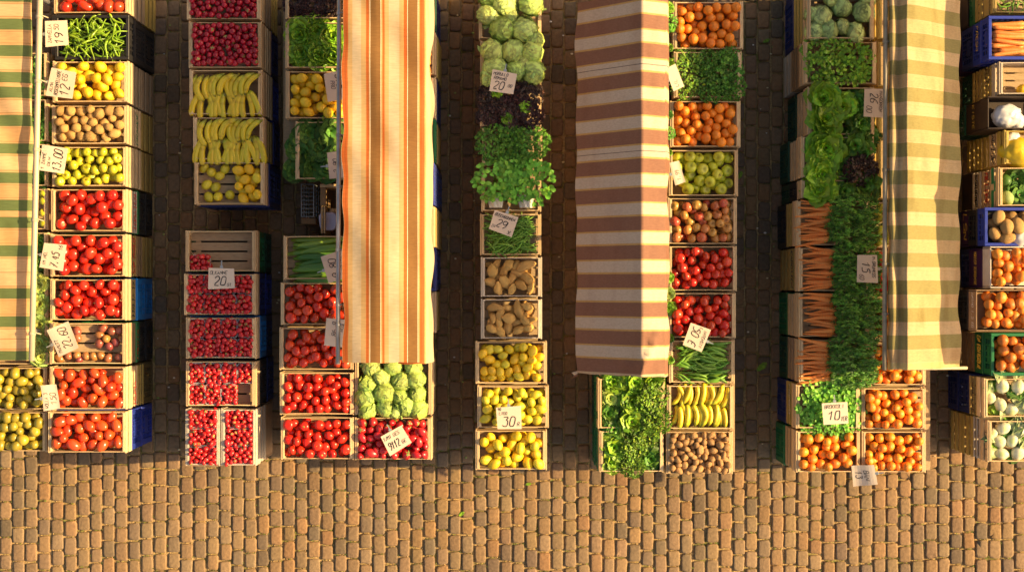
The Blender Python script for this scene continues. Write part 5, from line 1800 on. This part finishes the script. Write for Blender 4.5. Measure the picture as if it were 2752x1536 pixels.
for k in range(150):
    lay = k / 150
    x = c5r['cx'] + r.uniform(-.5, .5) * (c5r['w'] - .22); y = c5r['cy'] + r.uniform(-.5, .5) * (c5r['d'] - .05)
    side_ = 1 if x > c5r['cx'] else -1
    reg('runner beans', 'runner_bean', 'runner bean', r.choice(POD), (x, y, .775 + .06 * lay), Euler((r.uniform(0, 6), r.uniform(-.08, .08), side_ * r.gauss(.22, .25) * (1 if y < c5r['cy'] else -1))), r.uniform(.8, 1.15), 'flat green runner bean in the ' + c5r['key'], 'runner beans beside the maroon awning', lay)
for row in range(2):
    for k in range(15):
        x, y = P(1697 + k * 9.3 + r.uniform(-3, 3), 993 + row * 53 + r.uniform(-4, 4), .8)
        reg('short bananas', 'banana', 'banana', r.choice(BAN_L), (x, y, .795 + .016 * (k % 2) + r.uniform(0, .006)), Euler((r.uniform(-.4, .4), r.uniform(-.08, .08), PI / 2 + r.gauss(.05 if row else -.2, .16)), 'XYZ'), r.uniform(1.02, 1.22), 'short yellow banana in the ' + c5y['key'], 'short bananas below the runner beans', 1)

# --- sixth column: cabbages, lettuces, carrots
c6a = stack('cabbage crate topping the carrot column', 2030, 2200, -40, 99, .87, lower=[('yellow', 1), ('p_navy', 1.1)], side=-1, floor=.16)
stack('out of frame crate above the cabbages', 2030, 2200, -160, -43, .87, lower=[('p_navy', 1)], side=-1)  # unseen stack added so low sun does not reach the aisle
c6b = stack('lamb lettuce crate below the cabbages', 2021, 2205, 102, 214, lower=[('brown', .9), ('white', 1)], side=-1)
c6c = stack('upper soft lettuce crate of the carrot column', 2032, 2200, 217, 340, lower=[('wood', .8), ('p_dgreen', 1)], side=-1)
c6d2 = stack('green topped lettuce crate directly above the carrots', 2016, 2200, 450, 501, lower=[('p_black', .8), ('p_dgreen', 1)], side=-1)
c6d = stack('lower soft lettuce crate above the carrots', 2014, 2200, 342, 448, lower=[('wood', .8), ('p_dgreen', 1)], side=-1)
CK = ['topmost bunched carrot crate below the lettuces', 'second bunched carrot crate with the 15,60 card', 'third bunched carrot crate beside the peaches', 'last bunched carrot crate above the chard']
cc_ = []
for i, (a, b_, lw) in enumerate(((503, 619, [('yellow', .8), ('p_black', 1.1)]), (621, 734, [('yellow', .7, 'KAROTTEN', 'ink_black', .07), ('yellow', 1)]), (736, 849, [('wood', .8), ('p_green', 1)]), (851, 963, [('grey', .9), ('p_dgreen', 1)]))):
    cc_.append(stack(CK[i], 2010 if i else 2004, 2188, a, b_, style='wood', lower=lw, side=-1, floor=.09))
c6i = stack('chard crate below the bunched carrots', 2002, 2164, 965, 1080, lower=[('yellow', .7, 'FRESCO', 'ink_white', .05), ('p_navy', 1)], side=-1)
MAN = dict(kind='mandarins', name='mandarin', cat='mandarin', setname='mandarin')
c = stack('mandarin crate below the chard', 2002, 2165, 1082, 1189, lower=[('wood', .8), ('p_green', 1)], side=-1)
fill_round(c, **MAN, rmin=.033, rmax=.041, adj='shiny mandarin', nmax=90)
c = stack('mandarin crate ending beside the bent price card', 2168, 2330, 1083, 1190)
fill_round(c, **MAN, rmin=.031, rmax=.039, adj='shiny mandarin', nmax=190, seed=71)
c = stack('mandarin crate beside the chard', 2167, 2330, 973, 1081)
fill_round(c, **MAN, rmin=.031, rmax=.039, adj='shiny mandarin', nmax=190, seed=72)
c = stack('mandarin crate at the faded awning corner', 2190, 2330, 862, 971)
fill_round(c, **MAN, rmin=.033, rmax=.040, adj='shiny mandarin', nmax=90, seed=73)
c = stack('peach crate half under the faded awning', 2192, 2350, 745, 860)
fill_round(c, 'peaches', 'peach', 'peach', 'apricot', .036, .044, 'orange peach', nmax=60)
c = stack('tomato crate half under the faded awning', 2192, 2350, 628, 743)
fill_round(c, **{**TOM, 'prob': 0}, rmin=.036, rmax=.043, adj='shaded tomato', nmax=60)
c = stack('unripe pear crate half under the faded awning', 2192, 2350, 505, 626)
fill_round(c, 'unripe pears', 'pear', 'pear', 'apple_c', .036, .043, 'green unripe pear', nmax=60)
for i, (a, b_) in enumerate(((-30, 100), (102, 220), (222, 340), (342, 503))):
    stack('%s yellow crate tucked under the faded awning' % names_[i], 2208, 2360, a, b_, .82, style='yellow', lower=[('brown', 1)])
table(2172, 2350, 505, 1190, .64, 'trestle table under the mandarins and peaches')
for ox, oy, R in ((2065, 42, 28), (2117, 18, 28), (2172, 32, 30), (2086, 78, 30), (2150, 84, 30), (2048, 80, 26), (2118, 70, 24), (2040, 35, 22), (2180, -5, 26), (2090, -4, 26)):
    head(ox, oy, R * 1.02, CAB, 'cabbage', 'cabbage', 'pale green cabbage in the crate topping the carrot column', 'cabbages topping the carrot column', z=.80, tilt=1.0)
for ox, oy, R in ((2050, 130, 32), (2095, 128, 34), (2142, 130, 34), (2168, 150, 28), (2050, 172, 32), (2095, 178, 34), (2142, 180, 34), (2165, 188, 26), (2070, 200, 26)):
    head(ox, oy, R, LAMB, 'lettuce_bunch', 'lettuce', 'small leaved lettuce bunch below the cabbages', 'lamb lettuces below the cabbages', z=.80)
for ox, oy, R, mm in ((2072, 248, 48, LET_OPEN), (2075, 300, 52, LET_OPEN), (2120, 270, 40, LET_OPEN), (2160, 262, 42, LET_DARK), (2165, 310, 40, LET_DARK), (2078, 372, 56, LET_OPEN), (2152, 366, 52, LET_DARK), (2190, 345, 30, LET_DARK), (2066, 436, 50, LET_OPEN), (2062, 478, 50, LET_OPEN), (2120, 430, 40, LET_DARK), (2162, 430, 44, LOLLO), (2175, 470, 44, LET_DARK), (2125, 482, 40, LET_DARK)):
    nm = 'soft green lettuce' if mm is LET_OPEN else ('dark green lettuce' if mm is LET_DARK else 'reddish lettuce')
    head(ox, oy, R, mm, 'lettuce', 'lettuce', nm + ' in the rows above the carrots', nm + ' heads above the carrots', z=.80 + (.02 if mm is LET_OPEN else 0))
r = random.Random(12)
for i, cc in enumerate(cc_):
    for j in range(3):
        oy = (503 + 116 * i if i == 0 else 621 + 114.5 * (i - 1)) + 22 + j * 34
        xo = 2098 + (4 if i in (1, 2) else -4) + r.uniform(-5, 5)
        x, y = P(xo, oy, .83)
        e = empty('carrot_bunch', (x, y, .81), r.uniform(-.05, .05)); tag(e, 'carrot bunch with green tops in the ' + cc['key'], 'carrots', 'carrot bunches in the ' + cc['key'])
        nca = 6
        for k in range(nca):
            t = k - (nca - 1) / 2
            L = r.uniform(.82, 1.08)
            inst('carrot', r.choice(CAR), e, (-.135 * L + r.uniform(-.02, .015), t * .0195 + r.uniform(-.004, .004), .012 + .018 * (k % 2) + r.uniform(0, .01)), Euler((r.uniform(0, 6), r.uniform(-.05, .05), PI - t * .05 + r.gauss(.03, .07)), 'XYZ'), L)
        o = inst('greens', r.choice(FROND), e, (.16, r.uniform(-.01, .01), .0), Euler((0, 0, r.choice((0, PI)))), (.165, .095, r.uniform(.18, .3)))
        b = MB()
        for k in range(9):
            yy = r.uniform(-.04, .04)
            b.tube([(-.015, yy * .9, .02), (.05, yy * .8, .035), (.14, yy * 1.2 + r.uniform(-.02, .02), .045)], [.005, .004, .002], 5, col=(.9, 1.3, .8))
        b.obj('stalks', M['pod'], e, True)
for ox, oy, R in ((2060, 985, 40), (2100, 985, 40), (2040, 1020, 38), (2080, 1030, 42), (2125, 1025, 40), (2050, 1058, 36), (2110, 1062, 36), (2140, 1000, 30), (2150, 1050, 28)):
    head(ox, oy, R, SPOON, 'spinach_bunch', 'spinach', 'broad leaved green bunch around the BROKKOLI card', 'green bunches below the carrots', z=.79)
for ox, oy, R in ((2160, 945, 26), (2172, 915, 24)):
    head(ox, oy, R, CURLY, 'curly_endive', 'endive', 'bright curly greens between carrots and mandarins', 'curly greens beside the mandarins', z=.82)

# --- seventh column at the far side
Z7 = .93
c = stack('green pod crate at the top corner', 2497, 2700, -62, 34, Z7, style='yellow', lower=[('yellow', .8), ('p_green', .4), ('p_brown', 1)], side=-1, floor=.08)
r = random.Random(15)
for k in range(120):
    x = c['cx'] + r.uniform(-.5, .5) * (c['w'] - .1); y = c['cy'] + r.uniform(-.5, .5) * (c['d'] - .06)
    if in_view(x, y, .9): reg('olive pods', 'bean_pod', 'bean pod', r.choice(POD), (x, y, .87 + .05 * k / 120), Euler((r.uniform(0, 6), r.uniform(-.2, .2), r.uniform(0, 6))), r.uniform(.4, .6), 'short green pod in the ' + c['key'], 'pods at the top corner', k)
c7b = stack('blue carrot crate beside the faded awning', 2488, 2690, 40, 150, Z7, style='p_blue', lower=[('p_blue', .7, 'FRESH', 'ink_yellow', .05), ('p_navy', 1), ('p_purple', .8)], side=-1, floor=.08)
for k in range(26):
    lay = k // 13; j = k % 13
    x, y = P(2545 + r.uniform(-12, 12) + (60 if j % 3 == 0 else 0), 52 + j * 7.4, Z7)
    if in_view(x, y, .9): reg('loose carrots', 'carrot', 'carrot', r.choice(CARF), (x, y, .865 + lay * .03), Euler((r.uniform(0, 6), 0, r.gauss(0, .08) + (PI if j % 2 else 0))), r.uniform(.95, 1.2), 'thick loose carrot in the blue crate', 'carrots in the blue crate', lay + 1)
c7c = stack('bleached crate with one lemon at the frame edge', 2513, 2700, 153, 240, Z7, style='white', lower=[('yellow', .8, 'BIO', 'ink_black', .06), ('yellow', .7), ('p_dgreen', 1)], side=-1, floor=.15)
x, y = P(2572, 225, .85)
reg('lemons', 'lemon', 'lemon', SETS['lemon'][0], (x, y, .83), rq(random.Random(2)), .042, 'single yellow lemon in the bleached crate', 'lone lemon', .01)
c7d = stack('dark box with a white plastic bag', 2484, 2690, 243, 324, Z7, style='p_brown', lower=[('p_brown', .9, 'KISTE', 'ink_yellow', .05), ('p_dgreen', 1)], side=-1, floor=.17)
c7e = stack('yellowish crate with a yellow plastic bag', 2527, 2700, 326, 414, Z7, style='yellow', lower=[('wood', .7, 'NATUR', 'ink_black', .07), ('yellow', 1), ('yellow', 1)], side=-1, floor=.15)
c7f = stack('melon crate marked with a green cross band', 2512, 2700, 418, 521, Z7, style='wood', lower=[('wood', .8, 'MELONE', 'ink_red', .09), ('white', .7, 'HASSELHEMMERT', 'ink_black', .07), ('p_brown', 1)], side=-1, floor=.16)
c7g = stack('blue potato crate above the apricots', 2478, 2690, 523, 617, Z7, style='p_blue', lower=[('p_black', .8), ('p_purple', .8, 'LSN', 'ink_yellow', .09), ('p_black', 1)], side=-1, floor=.12)
fill_round(c7g, 'large potatoes', 'potato', 'potato', 'bigspud', .040, .052, 'large dull potato', nmax=40, orient='flat')
c = stack('upper apricot box with purple sides', 2490, 2690, 620, 724, Z7, style='white_card', lower=[('p_purple', 1.0, 'VOLLER TERRONERE', 'ink_yellow', .06), ('p_navy', .8), ('p_black', .6)], side=-1)
fill_round(c, 'apricots', 'apricot', 'apricot', 'apricot', .034, .044, 'orange apricot', nmax=170, mx=.015)
c = stack('kraft apricot box below the purple one', 2454, 2700, 728, 833, Z7, style='card_box', lower=[('p_black', 1), ('p_black', 1), ('p_brown', .7)], side=-1)
fill_round(c, 'apricots', 'apricot', 'apricot', 'apricot', .033, .043, 'orange apricot', nmax=90, mx=.05)
printing(c['root'], -1, c['w'], c['d'], .2, 'ANIMO 1,5 KG', 'ink_white', .05, seed=4, stroke=.006)
c = stack('green box of brownish oranges', 2494, 2700, 838, 944, Z7, style='p_green', lower=[('p_green', .8, 'EN EDITORIAL', 'ink_yellow', .085), ('brown', 1), ('brown', 1)], side=-1)
fill_round(c, 'brownish oranges', 'orange', 'orange', 'kumquat', .036, .045, 'brownish orange', nmax=70, mx=.02)
c7k = stack('upper fennel crate below the green box', 2476, 2690, 949, 1052, Z7, style='wood', lower=[('yellow', .55, 'VALENCIA SUD', 'ink_black', .05), ('p_navy', .8), ('p_navy', .8)], side=-1, floor=.15)
c7l = stack('lower fennel crate nearest the open cobbles', 2484, 2690, 1054, 1164, Z7, style='wood', lower=[('white', .6), ('yellow', 1), ('yellow', 1)], side=-1, floor=.15)
# white sticker on the blue crate, cross band on the melon crate
for (cc, col_, z0_, z1_, ya, yb) in ((c7f, 'ink_green', .02, .075, -.155, -.02), (c7f, 'ink_green', .02, .075, .03, .155), (c7f, 'ink_green', .085, .11, -.03, .05)):
    b = MB(); X = -q(cc['w']) / 2 - .0022
    b.box(X - .001, X, ya, yb, z0_, z1_)
    b.obj('printed_band', M[col_], cc['root'])
x, y = P(2497, 1003, .4)


def crumple(v, mt, name, e=(1, .8, .6)):
    r = random.Random(v); ps = [(rq(r) @ Vector((1, 0, 0)), r.uniform(3, 9), r.uniform(0, 6)) for _ in range(9)]

    def fn(th, ph):
        d = sph(th, ph)
        k = 1 + sum(.055 * abs(math.sin(f * d.dot(a) + p)) for a, f, p in ps) - .2
        return (d.x * k * e[0], d.y * k * e[1], d.z * k * e[2])
    return MB().ball(fn, 30, 20).mesh(name, mt)


for ox, oy, z, s, mt, lab, nm in ((2532, 293, .86, .105, 'bag_white', 'crumpled white plastic bag lying in the dark box', 'plastic_bag'), (2556, 305, .84, .07, 'bag_white', 'smaller white bag end in the dark box', 'plastic_bag'),
                              (2545, 352, .86, .07, 'bag_white', 'white plastic bag tucked behind the yellow bag', 'plastic_bag'), (2560, 384, .88, .13, 'bag_yellow', 'shiny yellow plastic bag in the yellowish crate', 'plastic_bag'),
                              (2568, 590, .9, .095, 'bag_white', 'pale netted sack lying on the blue crate potatoes', 'net_sack')):
    x, y = P(ox, oy, z)
    o = inst(nm, crumple(int(ox), M[mt], nm), None, (x, y, z), Euler((.2, .1, random.uniform(0, 6))), s); tag(o, lab, 'bag' if nm != 'net_sack' else 'sack')
for ox, oy, s, lab in ((2534, 498, .05, 'small pale green melon at the front of the melon crate'), (2530, 456, .045, 'small dark green melon at the back of the melon crate')):
    x, y = P(ox, oy, .85)
    o = inst('melon', m_round(int(ox), M['cabbage'] if s > .046 else M['leaf_d'], 'melon', sq=1.25, dimp=0, vc=(1, 1, 1)), None, (x, y, .85), Euler((PI / 2, 0, .3)), s); tag(o, lab, 'melon')
for ox, oy, R in ((2560, 450, 34), (2565, 490, 34), (2545, 475, 24)):
    head(ox, oy, R, CHARD, 'melon_leaf', 'leaves', 'dark green leafy vine in the melon crate', 'vines in the melon crate', z=.84, tilt=.6)
for ox, oy, s, cc in ((2522, 970, .06, 'upper'), (2562, 972, .058, 'upper'), (2518, 1018, .055, 'upper'), (2545, 1030, .056, 'upper'), (2492, 1000, .05, 'upper'), (2575, 1020, .05, 'upper'),
                      (2525, 1076, .058, 'lower'), (2565, 1085, .055, 'lower'), (2515, 1110, .056, 'lower'), (2548, 1108, .055, 'lower'), (2520, 1142, .056, 'lower'), (2562, 1140, .058, 'lower'), (2498, 1090, .045, 'lower')):
    x, y = P(ox, oy, .88)
    r = random.Random(int(ox + oy))
    o = inst('fennel', r.choice(FEN), None, (x, y, .86), Euler((r.uniform(-.3, .3), r.uniform(-.3, .3), r.uniform(0, 6.3))), s * 1.12)
    tag(o, 'white fennel bulb with green stalks in the %s fennel crate' % cc, 'fennel', 'fennel bulbs in the %s fennel crate' % cc)

for i, (ox, oy) in enumerate(((2500, 965), (2545, 985), (2535, 1045), (2570, 995), (2505, 1030), (2545, 1070), (2500, 1120), (2535, 1095), (2572, 1112), (2545, 1148))):
    head(ox, oy, 20, CHARD if i % 2 else LET, 'fennel_leaf', 'leaves', 'green leaf trimmings between the fennel bulbs', 'leaf trimmings among the fennel', z=.86, flat=.6)

flush_produce()

# ------------------------------------------------------------------ price cards
def card(cx, cy, wp, hp, rot, lines, label, z=.93, tilt=(0, 0), seed=1, bend=0.0, ink='ink_black'):
    s = (CAM_H - z) / (FO * K)
    x, y = PF(cx, cy, z)
    W, H = wp * s, hp * s
    e = empty('price_card', (x, y, z)); tag(e, label, 'price card', 'handwritten price cards')
    e.rotation_euler = (Matrix.Rotation(math.radians(rot), 3, 'Z') @ Euler((tilt[0], tilt[1], 0)).to_matrix()).to_euler()
    r = random.Random(seed)

    def bz(x_, y_): return bend * ((x_ / W * 2) ** 2 - .4) + .35 * bend * math.sin(5 * y_ / H)
    b = MB()
    n = 8
    vs = []; fs = []
    j = [r.uniform(-.004, .004) for _ in range(8)]
    for k, dz in ((0, 0), (1, -.0025)):
        for a in range(n + 1):
            for c_ in range(n + 1):
                u, v = a / n - .5, c_ / n - .5
                X = u * W + j[0] * v + j[1] * u * v * 4; Y = v * H + j[2] * u + j[3] * u * v * 4
                vs.append((X, Y, bz(X, Y) + dz))
    m = (n + 1) ** 2
    for a in range(n):
        for c_ in range(n):
            i = a * (n + 1) + c_
            fs.append((i, i + n + 1, i + n + 2, i + 1)); fs.append((m + i, m + i + 1, m + i + n + 2, m + i + n + 1))
    for a in range(n):
        for (i, i2) in ((a * (n + 1), (a + 1) * (n + 1)), ((a + 1) * (n + 1) + n, a * (n + 1) + n), (a + 1, a), (n * (n + 1) + a, n * (n + 1) + a + 1)):
            fs.append((i, i2, m + i2, m + i))
    b.add(vs, fs)
    b.obj('card', M['paper'], e)
    MB().box(-.012, .012, H / 2 - .012, H / 2 + .02, -.006, -.003, bev=.001).box(-.004, .004, H / 2 + .02, H / 2 + .06, -.012, -.004).obj('stake', M['wire'], e)
    b = MB()
    for i, (t, fx, fy, fh, fw) in enumerate(lines):
        write(b, t, -W / 2 + fx * W, -H / 2 + fy * H, fh * H, max(.0035, min(.0075, fh * H * .11)), .2, seed * 7 + i, .72, maxw=fw * W)
    b.v = [(p[0], p[1], bz(p[0], p[1]) + .0018) for p in b.v]
    b.obj('lettering', M[ink], e)
    return e


card(152, 90, 70, 60, 94, [('ZAMVELLA', .12, .72, .16, .75), ('19', .08, .22, .36, .5), ('50', .62, .4, .2, .3)], 'price card with 19 50 over the black pepper crate', .95, (.06, .12), 1)
card(165, 225, 75, 70, 82, [('ALMA', .16, .8, .13, .4), ('BOSKOMPELLMORE', .05, .58, .14, .9), ('12', .08, .16, .36, .4), ('EG', .6, .3, .2, .3)], 'price card with 12 lying on the lemons', .96, (0, .08), 2)
card(143, 428, 69, 68, 81, [('1 ZAMME', .06, .8, .13, .7), ('CULIN', .2, .6, .1, .5), ('13,00', .05, .16, .34, .85)], 'price card reading 13,00 on the yellow-green apples', .96, (.03, -.05), 3, .008)
card(143, 689, 69, 62, 82, [('IM NEL', .12, .78, .14, .6), ('7,45', .08, .24, .34, .6), ('16', .78, .16, .16, .2)], 'price card reading 7,45 on the red tomatoes', .96, (0, .06), 4)
card(170, 911, 80, 60, 115, [('MAMUTT', .1, .74, .15, .6), ('22,60', .14, .22, .36, .75)], 'price card reading 22,60 on the mixed plums', .93, (0, .15), 5, .01)
card(135, 1067, 68, 42, 98, [('WOLLA 3', .08, .66, .2, .7), ('150', .2, .15, .36, .6)], 'slim price card between the olive plums and plum tomatoes', .93, (.05, 0), 6, .012)
card(595, 748, 70, 55, 0, [('OLKANNE', .06, .70, .17, .8), ('20', .2, .16, .44, .5), ('ST', .72, .12, .14, .2)], 'price card reading 20 above the strawberry punnets', .90, (0, 0), 7)
card(905, 231, 78, 60, -80, [('PRO', .3, .25, .18, .4), ('3,5', .1, .5, .32, .6)], 'price card on the lemons, cut off by the orange awning', .93, (0, 0), 8)
card(905, 443, 74, 46, 96, [('2,90', .2, .4, .3, .6)], 'pinkish price card on the chard beside the orange awning', .93, (0, .2), 9)
card(902, 716, 75, 62, 108, [('ROLLEI', .3, .12, .16, .5), ('9,80', .12, .42, .32, .7)], 'price card on the courgettes, cut off by the orange awning', .93, (0, 0), 10)
card(905, 894, 74, 62, -96, [('8 98', .1, .28, .22, .6), ('TOM', .15, .6, .16, .4)], 'price card on the tomatoes at the orange awning corner', .93, (0, 0), 11)
card(1352, 221, 66, 57, -10, [('MORULLO', .06, .78, .14, .7), ('ROMANO', .1, .58, .14, .8), ('20', .12, .12, .38, .52), ('00', .72, .3, .14, .2)], 'price card reading ROMANO 20 below the icebergs', .95, (.03, 0), 12)
card(1353, 600, 66, 55, -19, [('BUSCHBOHNEN', .06, .74, .15, .85), ('29', .22, .25, .38, .5), ('3E', .75, .08, .14, .2), ('ZW', .06, .16, .14, .2)], 'price card reading BUSCHBOHNEN on the French beans', .92, (0, .04), 13)
card(1368, 1122, 66, 60, 2, [('90', .05, .84, .11, .2), ('LYGO', .1, .64, .13, .5), ('30', .22, .12, .42, .55), ('R', .82, .12, .18, .15)], 'price card reading 30 on the greenish lemons', .92, (0, 0), 14)
card(1064, 1182, 66, 56, 30, [('1/MI', .06, .7, .18, .36), ('GES', .5, .7, .16, .36), ('9112', .1, .18, .36, .5), ('GE', .68, .2, .16, .2)], 'tilted price card on the loose strawberries', .92, (0, 0), 15)
card(1813, 209, 66, 32, -66 + 180, [('LIL', .1, .4, .3, .7)], 'bright steep price card on the cress bunches', .97, (.1, -.3), 16)
card(1820, 464, 62, 28, 106, [('1,99', .15, .3, .36, .7)], 'curled price card on the green apples', .95, (0, -.2), 17, .01)
card(1872, 906, 64, 56, -111, [('INTENSIV', .1, .74, .15, .8), ('50 E', .1, .2, .38, .8), ('1,', .04, .5, .16, .1)], 'price card between deep red tomatoes and runner beans', .94, (0, 0), 18)
card(2349, 277, 76, 53, -92, [('MANGORRON', .08, .76, .16, .85), ('26', .14, .3, .38, .4), ('00', .6, .14, .26, .3)], 'price card reading 26 00 at the faded awning edge', .95, (.04, 0), 19)
card(2331, 722, 74, 55, -90, [('M,GRUNKOS', .06, .74, .16, .85), ('15', .25, .25, .38, .4), ('60', .7, .12, .22, .2)], 'price card reading 15 60 on the carrot tops', 1.04, (0, 0), 20)
card(2245, 1110, 68, 58, 3, [('BROKKOLI', .08, .74, .16, .8), ('10', .2, .2, .42, .5), ('YER', .7, .14, .2, .26)], 'price card reading BROKKOLI 10 among the green bunches', .95, (0, 0), 21)
card(2322, 1275, 58, 62, -78, [('BAN', .3, .5, .22, .5), ('13', .3, .15, .26, .5)], 'bent price card hanging past the mandarin crate edge', .86, (.3, .2), 22, .02)

# ------------------------------------------------------------------ small litter on the cobbles
r = random.Random(77)
b = MB()
for k in range(60):
    lane = r.choice(((395, 462), (668, 706), (1100, 1196), (1385, 1440), (1880, 1950), (2335, 2395)))
    x, y = P(r.uniform(*lane), r.uniform(20, 1150), 0)
    s = r.uniform(.004, .010)
    t = r.choice(((1, 1, 1), (1, .95, .8), (.9, .8, .5), (.4, .6, .15)))
    b.ball(lambda th, ph: (x + s * math.sin(ph) * math.cos(th) * 1.4, y + s * math.sin(ph) * math.sin(th), .008 + s * .5 * math.cos(ph)), 6, 4, lambda th, ph: t)
o = b.obj('litter', mat('litter_scraps', (.75, .72, .66), .7, vcol=True)); tag(o, 'tiny pale scraps scattered over the shaded cobbles', 'litter', None, 'stuff')
for px, py, R in ((2048, 985, .05), (1990, 470, .035), (2060, 110, .03), (1240, 1380, .03), (940, 1215, .03), (1420, 1300, .025)):
    x, y = PF(px, py, .01)
    o = inst('leaf_scrap', r.choice(LET), None, (x, y, .006), Euler((0, 0, r.uniform(0, 6))), (R, R * .5, R * .25)); tag(o, 'crushed green leaf scrap dropped on the cobbles', 'leaf scrap', 'leaf scraps on the cobbles')
